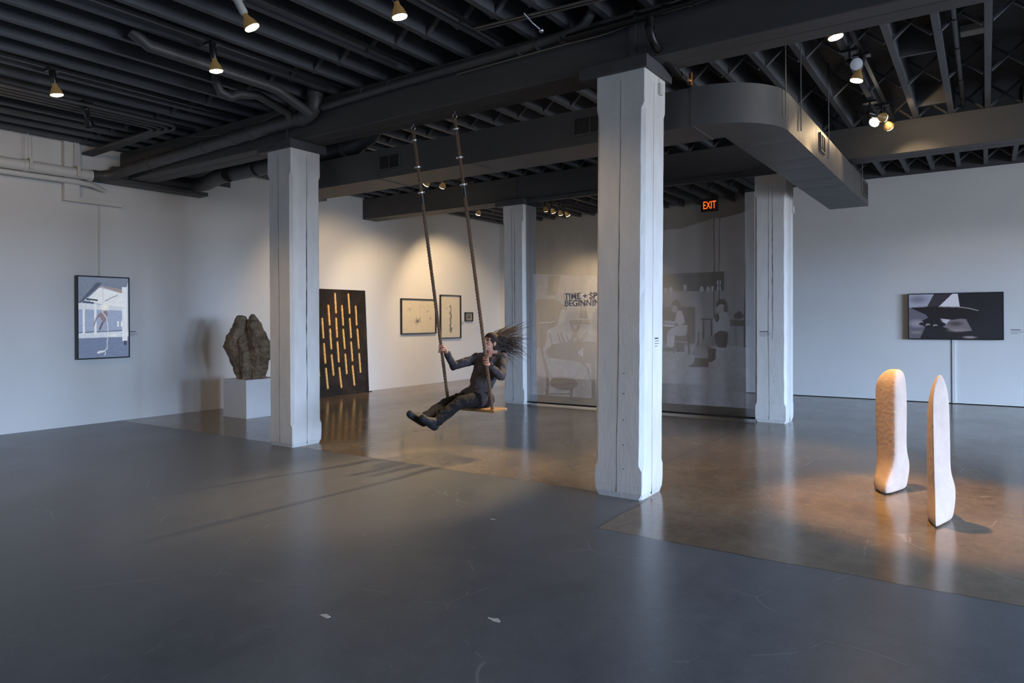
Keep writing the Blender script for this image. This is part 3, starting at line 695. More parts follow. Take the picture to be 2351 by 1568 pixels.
B = lambda *pts: T(pts, 1515, 600, 4.357)
R_ = Ras(su0, su1, sh0, sh1, 460, 410, G(120))
R_.grad(0, 3.6, G(150), G(70))
_G = G
G = lambda v: _G(min(255, max(3, v * 1.1 if v > 110 else v * 0.6)))
# far wall of the old photograph: dark ceiling above, pale brick wall, pale floor
R_.poly(A((0, 130), (350, 145), (690, 150), (690, 1000), (0, 1000)), G(168))
R_.poly([(su0, 3.7)] + A((0, 0), (0, 130), (350, 145), (690, 150)) + B((0, 0), (1000, 0)) + [(su1, 3.7)], G(92))
R_.poly(T([(1500, 545), (1640, 500), (1745, 500), (1745, 640), (1500, 660)], 0, 0, 1), G(118))
R_.poly(T([(1500, 530), (1560, 525), (1700, 490), (1745, 470), (1745, 1000), (1500, 1000)], 0, 0, 1), G(135))
R_.poly(A((0, 860), (690, 860), (690, 1600), (0, 1600)), G(165))
R_.poly(B((0, 850), (1100, 850), (1100, 1600), (0, 1600)), G(158))
R_.noise(0.10, 3, 9); R_.noise(0.06, 4, 3)
dk, md, lt = G(35), G(80), G(245)
# left panel: picture, piano, player, trestle, round table, chair
R_.poly(A((155, 150), (280, 155), (240, 358), (148, 355)), G(70)); R_.poly(A((172, 175), (255, 178), (228, 335), (165, 333)), G(105))
R_.poly(A((30, 405), (200, 395), (290, 430), (300, 560), (240, 690), (150, 720), (130, 900), (30, 920)), dk)
R_.poly(A((55, 645), (215, 636), (215, 646), (55, 656)), lt)
R_.ell(*A((310, 500))[0], 0.075, 0.07, G(80)); R_.poly(A((290, 520), (330, 500), (350, 560), (330, 640), (240, 690)), G(190))
R_.poly(A((240, 680), (320, 640), (375, 650), (385, 740), (395, 860), (300, 880), (120, 920), (150, 730)), G(172))
for q in ((250, 760, 290, 870), (290, 760, 330, 870), (170, 760, 200, 900), (340, 770, 370, 850)): R_.line(A((q[0], q[1]), (q[2], q[3])), 0.02, G(110))
R_.poly(A((370, 628), (620, 622), (615, 660), (385, 672)), md)
R_.line(A((400, 690), (475, 850)), 0.05, G(85)); R_.line(A((475, 690), (390, 850)), 0.05, G(85)); R_.line(A((560, 760), (510, 840)), 0.04, G(85))
R_.poly(A((500, 480), (560, 460), (575, 600), (490, 600)), G(110))
R_.poly(A((130, 960), (200, 880), (400, 850), (690, 850), (690, 1080), (520, 1075), (350, 1045), (150, 1020)), G(92))
R_.poly(A((500, 915), (525, 915), (525, 1008), (500, 1008)), lt); R_.poly(A((465, 955), (500, 935), (500, 990), (470, 985)), lt)
R_.line(A((530, 1080), (575, 1140), (600, 1250)), 0.045, G(88)); R_.poly(A((610, 1080), (655, 1080), (655, 1540), (620, 1540)), G(70))
R_.line(A((85, 920), (115, 1040), (150, 1180), (155, 1300), (140, 1500)), 0.055, G(80)); R_.ell(*A((318, 1292))[0], 0.27, 0.115, G(70)); R_.ell(*A((318, 1280))[0], 0.25, 0.095, G(88))
R_.line(A((165, 1190), (200, 1230), (260, 1228)), 0.02, G(110)); R_.line(A((395, 1345), (400, 1540)), 0.05, G(78)); R_.line(A((165, 1405), (375, 1405)), 0.02, G(110))
# right panel: shelf board, radiator, seated sitter, table, figure on a swing
R_.poly(B((-40, 128), (645, 100), (640, 292), (-40, 300)), G(66))
R_.poly(B((165, 135), (285, 125), (285, 298), (165, 300)), G(92)); R_.poly(B((310, 122), (500, 112), (500, 295), (310, 297)), G(80))
for x, y in ((60, 290), (110, 285), (252, 262), (415, 280), (480, 280), (530, 275), (590, 270), (590, 212)): R_.ell(*B((x, y))[0], 0.03, 0.045, G(185))
R_.poly(B((0, 455), (355, 458), (355, 820), (0, 820)), G(98))
for i in range(15): R_.line(B((12 + 23 * i, 460), (12 + 23 * i, 815)), 0.022, G(58))
R_.ell(*B((162, 440))[0], 0.075, 0.085, G(60)); R_.ell(*B((150, 475))[0], 0.05, 0.06, G(150))
R_.poly(B((175, 490), (215, 490), (245, 560), (250, 620), (190, 640), (150, 600)), G(195)); R_.poly(B((50, 590), (160, 600), (160, 630), (50, 625)), G(175))
R_.poly(B((190, 630), (285, 640), (270, 740), (150, 760), (75, 740), (90, 690)), G(180)); R_.poly(B((75, 740), (150, 760), (150, 850), (110, 870), (72, 840)), G(190))
R_.line(B((20, 640), (140, 645)), 0.03, lt); R_.line(B((0, 880), (130, 880)), 0.06, G(60))
for a, b in (((160, 745), (140, 915)), ((270, 740), (300, 925)), ((290, 620), (275, 745))): R_.line(B(a, b), 0.025, G(75))
R_.poly(B((165, 750), (250, 745), (245, 905), (160, 905)), G(88)); R_.line(B((155, 805), (270, 808)), 0.02, G(130))
R_.poly(B((405, 570), (530, 572), (530, 585), (405, 583)), G(60))
for a, b in (((435, 585), (430, 780)), ((515, 585), (515, 790))): R_.line(B(a, b), 0.03, G(75))
R_.line(B((545, -700), (543, 560)), 0.016, G(75)); R_.line(B((600, -700), (590, 500)), 0.016, G(75)); R_.line(B((540, 560), (522, 840)), 0.012, G(190))
R_.ell(*B((620, 435))[0], 0.085, 0.09, G(62)); R_.ell(*B((612, 470))[0], 0.06, 0.065, G(150)); R_.ell(*B((662, 475))[0], 0.04, 0.05, G(62))
R_.poly(B((600, 510), (665, 505), (700, 580), (690, 700), (600, 690), (540, 730), (520, 600), (560, 590)), G(160)); R_.ell(*B((570, 560))[0], 0.035, 0.07, G(65))
R_.poly(B((600, 690), (680, 710), (690, 790), (660, 860), (590, 865), (540, 800), (545, 730)), G(82))
R_.poly(B((545, 740), (560, 850), (500, 850), (470, 970), (360, 950), (318, 930), (350, 840), (390, 785), (470, 755)), G(112))
R_.poly(B((480, 850), (560, 880), (558, 970), (520, 1010), (470, 1000)), G(80)); R_.poly(B((380, 880), (470, 870), (480, 960), (400, 950)), G(135))
R_.poly(B((345, 960), (480, 975), (485, 1055), (330, 1060), (285, 1050), (340, 1020)), G(58))
R_.line(B((385, 715), (375, 840)), 0.03, G(75)); R_.line(B((700, 590), (955, 600)), 0.02, G(60)); R_.poly(B((705, 600), (955, 600), (955, 650), (705, 645)), G(82))
R_.line(B((865, 0), (850, 850)), 0.03, G(90)); R_.ell(*B((790, 545))[0], 0.08, 0.05, G(75)); R_.ell(*B((800, 520))[0], 0.03, 0.04, G(60))
R_.line(B((845, 855), (1000, 860)), 0.018, G(85)); R_.poly(B((970, 0), (1060, 0), (1060, 1500), (970, 1500)), G(85), 0.5)
R_.poly([(su0, sh0), (su1, sh0), (su1, sh0 + 0.13), (su0, sh0 + 0.13)], G(70))
scrim = thing('printed_scrim', 'large sheer hanging scrim printed with an old sepia photograph of a workroom', 'scrim', ((su0 + su1) / 2, SV, sh0))
G = _G
R_.a = R_.a * np.array([1.0, 0.93, 0.95])
R_.build('fabric', lambda X, Y: (X, SV + 0.012 * np.sin(X * 5.1 + 0.6 * Y) + 0.006 * np.sin(X * 17), Y), scrim_material(), scrim)
MB().tube([(su0 + .01, SV, sh0 - 0.012), (su1 - .01, SV, sh0 - 0.012)], 0.014, 8).build('bottom_rod', M_BLACK, scrim, org=((su0 + su1) / 2, SV, sh0))
MB().box((su0 + .01, SV - .02, sh1), (su1 - .01, SV + .02, 3.665)).build('top_batten', M_DARK, scrim, org=((su0 + su1) / 2, SV, sh0))
# text on the far wall
tx = thing('wall_text', 'dark vinyl exhibition title and paragraphs on the far wall seen through the scrim', 'sign', (-8.3, WT, 1.2))
for s_, z in (('TIME + SPACE:', 2.03), ('BEGINNINGS', 1.855)):
    c = D.curves.new('title_line', 'FONT'); c.body = s_; c.size = 0.215; c.extrude = 0.002; c.offset = 0.0055; c.space_character = 1.03
    tmp = D.objects.new('title_line', c); COL.objects.link(tmp)
    dg = bpy.context.evaluated_depsgraph_get(); me = D.meshes.new_from_object(tmp.evaluated_get(dg)); D.objects.remove(tmp)
    me.materials.clear(); me.materials.append(M_VINYL)
    ob = D.objects.new('title_line', me); COL.objects.link(ob); ob.parent = tx
    ob.rotation_euler = (math.radians(90), 0, 0); ob.location = (-8.95 + 8.3, -0.003, z - 1.2)
def lines_mesh(mb, u0, u1, z0, z1, n, axis, fix, e, rgd=5, th=0.008):
    rg = random.Random(rgd)
    for i in range(n):
        z = z1 + (z0 - z1) * i / max(1, n - 1); x = u0
        end = u1 - (0 if i < n - 1 else (u1 - u0) * 0.4) - rg.uniform(0, 0.04) * (u1 - u0)
        while x < end:
            w_ = rg.uniform(0.03, 0.09) * min(1, (u1 - u0) / 0.4); w_ = min(w_, end - x)
            if axis == 0: mb.box((x, fix - e, z - th / 2), (x + w_, fix, z + th / 2))
            elif axis == 1: mb.box((fix, x, z - th / 2), (fix + e, x + w_, z + th / 2))
            x += w_ + 0.012 * min(1, (u1 - u0) / 0.4)
    return mb
for k in range(2):
    lines_mesh(MB(), -8.95 + k * 0.80, -8.22 + k * 0.80, 1.22, 1.70, 14, 0, WT, 0.002, 5 + k).build('text_paragraph', M_VINYL, tx, org=(-8.3, WT, 1.2))
# exit sign
ex = thing('exit_sign', 'glowing orange exit sign hanging behind the scrim', 'sign', (-4.2, 12.6, 3.5))
bevel(MB().box((-4.36, 12.61, 3.48), (-4.03, 12.66, 3.72)).build('housing', M_BLACK, ex, org=(-4.2, 12.6, 3.5)), 0.006)
MB().tube([(-4.2, 12.635, 3.72), (-4.2, 12.635, 4.39)], 0.008, 6).build('stem', M_BLACK, ex, org=(-4.2, 12.6, 3.5))
c = D.curves.new('letters', 'FONT'); c.body = 'EXIT'; c.size = 0.20; c.extrude = 0.003; c.offset = 0.0
tmp = D.objects.new('letters', c); COL.objects.link(tmp); dg = bpy.context.evaluated_depsgraph_get()
me = D.meshes.new_from_object(tmp.evaluated_get(dg)); D.objects.remove(tmp); me.materials.clear(); me.materials.append(M_EXIT)
xs = [v.co.x for v in me.vertices]; wdt = max(xs) - min(xs)
ob = D.objects.new('letters', me); COL.objects.link(ob); ob.parent = ex; ob.rotation_euler = (math.radians(90), 0, 0)
ob.scale = (0.235 / wdt, 1, 1); ob.location = (-0.115, 0.003, 0.03)

# ---------------------------------------------------------------- screens
def tvbox(root, og2, a0, a1, z0, z1, axis, fix, sgn, depth, bz):
    """frame box on wall; axis = running axis; sgn = direction out of the wall"""
    f = MB(); bk = MB()
    def bb(mb, a, b, c, d, t0, t1):
        lo, hi = sorted((fix + sgn * t0, fix + sgn * t1))
        if axis == 1: mb.box((lo, a, c), (hi, b, d))
        else: mb.box((a, lo, c), (b, hi, d))
    bb(f, a0, a1, z0, z0 + bz, 0.02, depth); bb(f, a0, a1, z1 - bz, z1, 0.02, depth); bb(f, a0, a0 + bz, z0 + bz, z1 - bz, 0.02, depth); bb(f, a1 - bz, a1, z0 + bz, z1 - bz, 0.02, depth)
    bb(bk, a0 + bz, a1 - bz, z0 + bz, z1 - bz, 0.02, depth - 0.012)
    f.build('bezel', M_BLACK, root, org=og2); bk.build('back_panel', M_BLACK, root, org=og2)
    m_ = MB(); bb(m_, (a0 + a1) / 2 - 0.12, (a0 + a1) / 2 + 0.12, (z0 + z1) / 2 - 0.12, (z0 + z1) / 2 + 0.12, 0, 0.02); m_.build('wall_bracket', M_BLACK, root, org=og2)
# portrait screen, left wall
a0, a1, z0, z1 = 4.76, 5.51, 0.965, 2.195; dp = 0.09
t1 = thing('portrait_screen', 'upright video screen showing a bright loft with a hanging figure, on the left wall', 'screen', (WL, (a0 + a1) / 2, z0))
tvbox(t1, (WL, (a0 + a1) / 2, z0), a0, a1, z0, z1, 1, WL, 1, dp, 0.018)
R1 = Ras(0, 1, 1, 0, 150, 250, srgb(190, 205, 235))
def q(*pts): return [((x - 145) / 770, (y - 115) / 1320) for x, y in pts]
S = lambda r, g, b: srgb(r, g, b)
R1.a[:] = np.array(S(172, 192, 228)[:3])
R1.poly(q((145, 115), (930, 115), (860, 350), (500, 260), (150, 560)), S(120, 135, 165)); R1.poly(q((300, 460), (460, 280), (820, 370), (820, 620), (330, 520)), S(232, 238, 248))
R1.poly(q((420, 200), (510, 200), (230, 500), (150, 560), (150, 540)), S(85, 95, 125)); R1.poly(q((480, 250), (820, 300), (820, 370), (520, 280)), S(165, 150, 150))
R1.poly(q((150, 540), (820, 600), (820, 690), (150, 640)), S(210, 220, 238)); R1.line(q((270, 475), (430, 492)), 0.02, S(70, 78, 95)); R1.line(q((215, 522), (370, 535)), 0.02, S(70, 78, 95))
R1.poly(q((145, 640), (830, 660), (830, 1000), (145, 1020)), S(150, 172, 215)); R1.poly(q((145, 1020), (920, 990), (920, 1120), (145, 1120)), S(205, 220, 245))
R1.poly(q((145, 1110), (920, 1100), (920, 1440), (145, 1440)), S(112, 132, 178)); R1.line(q((145, 1020), (580, 1005), (830, 995)), 0.012, S(90, 105, 135))
for x0, x1, y0, y1 in ((212, 240, 640, 1040), (378, 415, 550, 1060), (815, 895, 260, 1170)): R1.poly(q((x0, y0), (x1, y0), (x1, y1), (x0, y1)), S(228, 236, 250))
R1.poly(q((838, 1165), (888, 1165), (888, 1240), (838, 1240)), S(70, 80, 100)); R1.poly(q((738, 835), (765, 835), (765, 930), (738, 930)), S(240, 245, 255)); R1.poly(q((792, 835), (820, 835), (820, 930), (792, 930)), S(240, 245, 255))
R1.ell(*q((540, 600))[0], 0.12, 0.07, S(255, 252, 240), 0.9, 0.8); R1.ell(*q((680, 1065))[0], 0.16, 0.03, S(240, 244, 250), 0.8, 0.8)
R1.poly(q((500, 690), (560, 650), (590, 690), (575, 800), (540, 860), (480, 800), (470, 760), (430, 780), (400, 860), (380, 925), (365, 915), (380, 850), (410, 770), (460, 700)), S(150, 120, 135), 0.9)
R1.line(q((510, 860), (490, 900), (465, 965)), 0.035, S(130, 95, 110)); R1.line(q((500, 680), (570, 780), (585, 900), (590, 1040), (575, 1200), (575, 1290), (520, 1340), (440, 1360), (425, 1350), (460, 1330), (540, 1330), (550, 1370), (535, 1395)), 0.014, S(215, 228, 240))
R1.line(q((515, 290), (515, 560)), 0.008, S(175, 190, 215)); R1.line(q((740, 400), (550, 500)), 0.01, S(130, 145, 170)); R1.noise(0.08, 5, 4)
R1.a = R1.a * 0.72 + R1.a.mean(2, keepdims=True) * np.array([0.25, 0.28, 0.31])
R1.build('screen', lambda X, Y: (WL + dp - 0.008, a0 + 0.018 + X * (a1 - a0 - 0.036), z1 - 0.018 - Y * (z1 - z0 - 0.036)), attr_mat('portrait_video', 'screen', 0.72), t1)
# landscape screen, right wall
a0_, a1_, z0_, z1_ = -1.15, 0.245, 1.115, 1.925; dp2 = 0.10
t2 = thing('landscape_screen', 'wide video screen showing a dark hand in black and white, on the right wall', 'screen', ((a0_ + a1_) / 2, WR, z0_))
tvbox(t2, ((a0_ + a1_) / 2, WR, z0_), a0_, a1_, z0_, z1_, 0, WR, -1, dp2, 0.016)
R2_ = Ras(0, 1, 1, 0, 260, 150, S(28, 26, 32))
def q2(*pts): return [((x - 145) / 2055, (y - 140) / 975) for x, y in pts]
R2_.poly(q2((145, 140), (720, 140), (560, 420), (145, 430)), S(150, 160, 190)); R2_.ell(*q2((350, 250))[0], 0.14, 0.12, S(105, 112, 135), 0.8, 0.7)
R2_.poly(q2((720, 140), (1150, 140), (840, 410), (560, 420)), S(52, 48, 60)); R2_.poly(q2((1130, 140), (1250, 140), (1295, 440), (840, 405)), S(205, 212, 238))
R2_.poly(q2((145, 420), (560, 600), (640, 800), (480, 1110), (145, 1110)), S(95, 98, 118)); R2_.ell(*q2((330, 780))[0], 0.13, 0.12, S(150, 155, 180), 0.8, 0.7); R2_.ell(*q2((320, 980))[0], 0.09, 0.05, S(130, 130, 145), 0.8, 0.6)
R2_.poly(q2((560, 660), (1250, 660), (1700, 900), (1700, 1110), (400, 1110), (500, 900)), S(30, 28, 34)); R2_.poly(q2((850, 665), (1420, 680), (1560, 940), (1200, 960), (930, 860)), S(115, 112, 128))
R2_.poly(q2((880, 680), (1080, 700), (1000, 790), (930, 760)), S(185, 190, 215)); R2_.ell(*q2((1200, 790))[0], 0.10, 0.07, S(70, 66, 78), 0.9, 0.6); R2_.ell(*q2((1250, 930))[0], 0.14, 0.05, S(140, 138, 150), 0.8, 0.7)
R2_.ell(*q2((1500, 1080))[0], 0.09, 0.035, S(150, 148, 162), 0.9, 0.6)
R2_.poly(q2((275, 430), (420, 425), (1250, 435), (1690, 510), (1700, 700), (1430, 690), (1300, 680), (1130, 705), (850, 670), (620, 660), (540, 600), (560, 560), (350, 500), (280, 480)), S(26, 18, 18))
R2_.poly(q2((600, 650), (830, 665), (900, 760), (980, 790), (960, 830), (850, 860), (600, 880), (470, 830), (380, 800), (400, 740)), S(24, 20, 22))
for x, y in ((420, 760), (580, 815), (750, 830)): R2_.ell(*q2((x, y))[0], 0.025, 0.03, S(150, 150, 165)); R2_.ell(*q2((x + 15, y + 30))[0], 0.027, 0.03, S(24, 20, 22))
R2_.line(q2((820, 415), (1300, 432), (1500, 460), (1680, 508)), 0.02, S(140, 138, 150)); R2_.line(q2((360, 415), (820, 412)), 0.01, S(30, 26, 30))
R2_.build('screen', lambda X, Y: (a0_ + 0.016 + X * (a1_ - a0_ - 0.032), WR - dp2 + 0.008, z1_ - 0.016 - Y * (z1_ - z0_ - 0.032)), attr_mat('landscape_video', 'screen', 0.62), t2)
solo(MB().box((-0.49, WR - 0.022, 0.012), (-0.445, WR, 1.13)), 'cable_cover', M_WALL, 'white vertical cable cover under the wide screen on the right wall', 'cable cover')

# ---------------------------------------------------------------- dark panel and framed drawings on the left wall
pr = thing('dark_panel', 'tall dark bronze panel pierced by rows of gold slots, leaning on the left wall', 'artwork', (WL, 9.6, 0))
def lean(X, Y): return 0.015 + (2.14 - Y) / 2.14 * 0.10
PV0, PV1, PH = 8.70, 10.46, 2.14
RP = Ras(PV0, PV1, 0, PH, 330, 400, (0.018, 0.012, 0.008))
RP.noise(0.7, 11, 30); RP.noise(0.5, 12, 7)
rg = np.random.RandomState(4)
for i in range(60):
    RP.ell(PV0 + rg.rand() * 1.76, rg.rand() * PH, 0.05 + rg.rand() * 0.12, 0.04 + rg.rand() * 0.2, (0.05, 0.026, 0.012) if rg.rand() > 0.5 else (0.012, 0.010, 0.010), 0.45, 0.9)
slots = []
def pz(x, y):
    p = pl(700 + x / 4.48, 600 + y / 4.48, 0, WL + 0.06); return p.y, p.z
for (xa, ya, xb, yb) in ((311, 340, 316, 530), (449, 346, 455, 535), (239, 462, 246, 655), (379, 466, 385, 657), (520, 472, 524, 655), (172, 597, 178, 788), (315, 596, 319, 780), (455, 598, 462, 784),
                         (249, 708, 256, 902), (384, 710, 394, 898), (530, 708, 538, 895), (182, 857, 190, 1048), (321, 840, 328, 1034), (461, 840, 469, 1024), (257, 972, 270, 1170), (397, 966, 406, 1154), (540, 958, 548, 1140),
                         (194, 1110, 207, 1306), (332, 1103, 347, 1296), (468, 1084, 481, 1273)):
    slots.append((pz(xa, ya), pz(xb, yb)))
dv = slots[1][0][0] - slots[0][0][0]
extra = []
for (p_, q_) in slots[:]:
    if p_[0] < slots[2][0][0] + 0.05:
        extra.append(((p_[0] - dv, p_[1]), (q_[0] - dv, q_[1])))
        extra.append(((p_[0] - 2 * dv, p_[1]), (q_[0] - 2 * dv, q_[1])))
for (p_, q_) in slots + extra:
    RP.line([p_, q_], 0.050, (0.62, 0.30, 0.05)); RP.line([(p_[0] + .008, p_[1]), (q_[0] + .008, q_[1])], 0.022, (0.95, 0.70, 0.32), 0.8)
RP.noise(0.25, 9, 3)
RP.build('face', lambda X, Y: (WL + lean(X, Y) + 0.035, X, Y + 0.012), attr_mat('bronze_panel', 'paint', rough=0.45), pr)
bd = MB(); bd.add([(WL + lean(0, 0), PV0, 0.004), (WL + lean(0, 0) + 0.034, PV0, 0.012), (WL + lean(0, 0), PV1, 0.004), (WL + lean(0, 0) + 0.034, PV1, 0.012),
        (WL + lean(0, PH), PV0, PH), (WL + lean(0, PH) + 0.034, PV0, PH + .012), (WL + lean(0, PH), PV1, PH), (WL + lean(0, PH) + 0.034, PV1, PH + .012)],
        [(0, 1, 3, 2), (4, 6, 7, 5), (0, 4, 5, 1), (2, 3, 7, 6), (1, 5, 7, 3), (0, 2, 6, 4)])
bd.build('board', M_BLACKWOOD, pr, org=(WL, 9.6, 0))
solo(MB().box((WL + 0.10, 8.65, 0), (WL + 0.155, 10.54, 0.012)), 'floor_shim', M_BLACKWOOD, 'thin dark strip on the floor under the leaning bronze panel', 'strip')
def glass_mat():
    m = D.materials.new('picture_glass'); m.use_nodes = True; n, l = nodes_of(m)
    for x in list(n): n.remove(x)
    out = n.new('ShaderNodeOutputMaterial'); t = n.new('ShaderNodeBsdfTransparent'); g = n.new('ShaderNodeBsdfGlossy'); g.inputs['Roughness'].default_value = 0.02
    mx = n.new('ShaderNodeMixShader')
    mx.inputs[0].default_value = 0.04; l.new(t.outputs[0], mx.inputs[1]); l.new(g.outputs[0], mx.inputs[2]); l.new(mx.outputs[0], out.inputs[0]); return m
M_GLASS = glass_mat(); M_DRAW = attr_mat('drawing_on_paper', 'paint', rough=0.9)
def frame(v0, v1, z0, z1, label, name, draw, dp=0.045, bz=0.022, mt=0.03, W=180):
    root = thing(name, label, 'picture', (WL, (v0 + v1) / 2, z0), 'framed drawings on the left wall'); og2 = (WL, (v0 + v1) / 2, z0)
    f = MB(); f.box((WL, v0, z0), (WL + dp, v1, z0 + bz)).box((WL, v0, z1 - bz), (WL + dp, v1, z1)).box((WL, v0, z0 + bz), (WL + dp, v0 + bz, z1 - bz)).box((WL, v1 - bz, z0 + bz), (WL + dp, v1, z1 - bz))
    f.build('frame', M_BLACKWOOD, root, org=og2)
    MB().box((WL, v0 + bz, z0 + bz), (WL + 0.012, v1 - bz, z1 - bz)).build('mount', M_MAT if mt > 0.01 else M_BLACKWOOD, root, org=og2)
    r = Ras(0, 1, 1, 0, W, int(W * (z1 - z0) / (v1 - v0)), (0.76, 0.69, 0.53)); draw(r); r.noise(0.05, 3, 6)
    r.build('drawing', lambda X, Y: (WL + 0.016, v0 + bz + mt + X * (v1 - v0 - 2 * (bz + mt)), z1 - bz - mt - Y * (z1 - z0 - 2 * (bz + mt))), M_DRAW, root)
    MB().box((WL + dp - 0.012, v0 + bz, z0 + bz), (WL + dp - 0.009, v1 - bz, z1 - bz)).build('glass', M_GLASS, root, org=og2)
ik = (0.16, 0.15, 0.13)
def burst(r, cx_, cy_, R0, n, seed, w=0.004, al=0.6):
    g_ = random.Random(seed)
    for i in range(n):
        a = g_.uniform(0, 6.28); L = R0 * g_.uniform(0.4, 1); r.line([(cx_, cy_), (cx_ + L * math.cos(a), cy_ + L * math.sin(a) * 1.1)], w, ik, al)
def draw_a(r):
    burst(r, 0.22, 0.27, 0.11, 18, 1); burst(r, 0.80, 0.34, 0.09, 14, 2); burst(r, 0.47, 0.66, 0.14, 60, 3, 0.006); r.ell(0.46, 0.66, 0.07, 0.06, ik, 0.7, 0.8)
    r.line([(0.55, 0.1), (0.55, 0.7)], 0.005, ik, 0.6); r.line([(0.16, 0.47), (0.28, 0.47), (0.28, 0.78), (0.16, 0.78)], 0.004, ik, 0.4); burst(r, 0.87, 0.58, 0.04, 16, 5, 0.008)
    for k in range(5): r.line([(0.55 + .02 * k, 0.13), (0.6 + .02 * k, 0.2)], 0.004, ik, 0.25)
def draw_b(r):
    g_ = random.Random(5); pts = [(0.50 + g_.uniform(-.04, .04) , 0.22 + 0.68 * i / 22) for i in range(23)]
    r.line(pts, 0.05, ik, 0.55); r.line([(x + .03, y) for x, y in pts[6:]], 0.05, ik, 0.5); r.ell(0.48, 0.24, 0.08, 0.04, ik, 0.6, 0.7); r.ell(0.52, 0.82, 0.12, 0.08, ik, 0.7, 0.6)
    r.ell(0.28, 0.29, 0.07, 0.03, ik, 0.3, 0.6)
    for k in range(7): r.line([(0.62, 0.62 + .03 * k), (0.92, 0.5 + .05 * k)], 0.006, (0.42, 0.33, 0.2), 0.5)
def draw_c(r):
    r.a[:] = np.array((0.42, 0.42, 0.33)); r.ell(0.36, 0.5, 0.13, 0.38, (0.02, 0.02, 0.02)); r.ell(0.66, 0.5, 0.13, 0.38, (0.02, 0.02, 0.02)); r.ell(0.36, 0.45, 0.06, 0.2, (0.3, 0.3, 0.25)); r.line([(0.66, 0.2), (0.62, 0.8)], 0.05, (0.3, 0.3, 0.25))
frame(11.58, 12.79, 1.195, 2.015, 'landscape cream drawing of radiating marks in a thin black frame', 'framed_drawing', draw_a, W=220)
frame(12.95, 13.75, 1.06, 2.135, 'upright cream drawing of a long dark column in a thin black frame', 'framed_drawing', draw_b, W=170)
frame(13.925, 14.25, 1.48, 1.71, 'smallest black framed picture with two dark shapes, right of the drawings', 'framed_picture', draw_c, dp=0.04, bz=0.03, mt=0.0, W=70)

# wall labels: a line of heavy text over finer lines
def wlabel(p, axis, fix, sgn, label, w_=0.17):
    mb = MB(); a = p[1] if axis == 1 else p[0]; z = p[2]
    lo, hi = sorted((fix + sgn * 0.0005, fix + sgn * 0.0025))
    for k, (th, wd) in enumerate(((0.010, 0.8), (0.004, 1.0), (0.004, 1.0), (0.004, 0.6))):
        zz = z - 0.022 * k
        if axis == 1: mb.box((lo, a, zz - th / 2), (hi, a + w_ * wd, zz + th / 2))
        else: mb.box((a, lo, zz - th / 2), (a + w_ * wd, hi, zz + th / 2))
    solo(mb, 'wall_label', M_VINYL, label, 'label', 'small text labels')
wlabel(pl(297, 761, 0, WL), 1, WL, 1, 'tiny text label on the left wall beside the portrait screen', 0.12)
wlabel(pl(539, 755, 0, WL), 1, WL, 1, 'tiny text label on the wall behind the rock sculpture')
wlabel(pl(1058, 740, 0, WL), 1, WL, 1, 'tiny text label between the upright drawing and the smallest frame', 0.12)
wlabel(pl(2320, 757, 1, WR), 0, WR, -1, 'tiny text label on the right wall beside the wide screen')
wlabel(pl(1744, 761, 1, COLS[3][1]), 0, COLS[3][1], -1, 'tiny text label on the column under the duct', 0.15)
pp = pl(1504, 777, 0, COLS[1][0] + 0.022); wlabel(pp, 1, COLS[1][0] + 0.0225, 1, 'tiny text label on the right face of the nearest column', 0.08)
wlabel(pl(836, 751, 0, WL), 1, WL, 1, 'tiny text label right of the leaning bronze panel', 0.08)

# ---------------------------------------------------------------- pedestal + rock sculpture
PX1, PX0, PY0, PY1, PHH = -9.42, -10.02, 6.52, 7.16, 0.60
bevel(solo(MB().box((PX0, PY0, 0), (PX1, PY1, PHH)), 'pedestal', M_PED, 'white square plinth under the rock sculpture by the left column', 'pedestal'), 0.004)
def rock_mat():
    m = mat('carved_rock', (0.19, 0.135, 0.082, 1), 0.75, bump=1.0, bscale=22, var=0.45, vscale=6, stretch=(1, 1, 2.4)); return m
rk = MB()
def lobe(cs, seed, n=28):
    rg = random.Random(seed); ph = [rg.uniform(0, 6.28) for _ in range(6)]; rings = []
    N = 40
    for k in range(N + 1):
        t = k / N; 
        i = min(len(cs) - 2, int(t * (len(cs) - 1))); f = t * (len(cs) - 1) - i; f = f * f * (3 - 2 * f)
        c = [cs[i][q_] * (1 - f) + cs[i + 1][q_] * f for q_ in range(5)]
        ring = []
        for j in range(n):
            a = 2 * math.pi * j / n
            r = 1 + 0.07 * math.sin(3 * a + ph[0] + 5 * t) + 0.05 * math.sin(5 * a + ph[1] - 9 * t) + 0.035 * math.sin(9 * a + ph[2] + 17 * t) + 0.02 * math.sin(14 * a + 30 * t + ph[3])
            ring.append((c[0] + c[3] * r * math.cos(a), c[1] + c[4] * r * math.sin(a), c[2]))
        rings.append(ring)
    rk.loft(rings)
# lobes listed bottom to top: u, v, h, ru, rv
lobe([(-9.80, 6.78, .60, .10, .12), (-9.83, 6.75, .74, .13, .14), (-9.86, 6.70, .92, .15, .15), (-9.93, 6.66, 1.12, .17, .15), (-9.92, 6.68, 1.25, .15, .14), (-9.86, 6.70, 1.40, .12, .12), (-9.83, 6.72, 1.55, .085, .09), (-9.82, 6.72, 1.60, .05, .06)], 1)
lobe([(-9.63, 6.88, .60, .09, .12), (-9.60, 6.88, .80, .12, .14), (-9.53, 6.86, 1.0, .17, .16), (-9.55, 6.86, 1.16, .18, .16), (-9.62, 6.86, 1.30, .15, .14), (-9.66, 6.84, 1.45, .10, .12), (-9.69, 6.84, 1.58, .05, .07), (-9.70, 6.84, 1.62, .02, .03)], 2)
lobe([(-9.68, 6.70, .60, .055, .06), (-9.66, 6.68, .80, .07, .08), (-9.67, 6.68, 1.02, .08, .09), (-9.74, 6.70, 1.2, .07, .09), (-9.78, 6.74, 1.32, .04, .05)], 3)
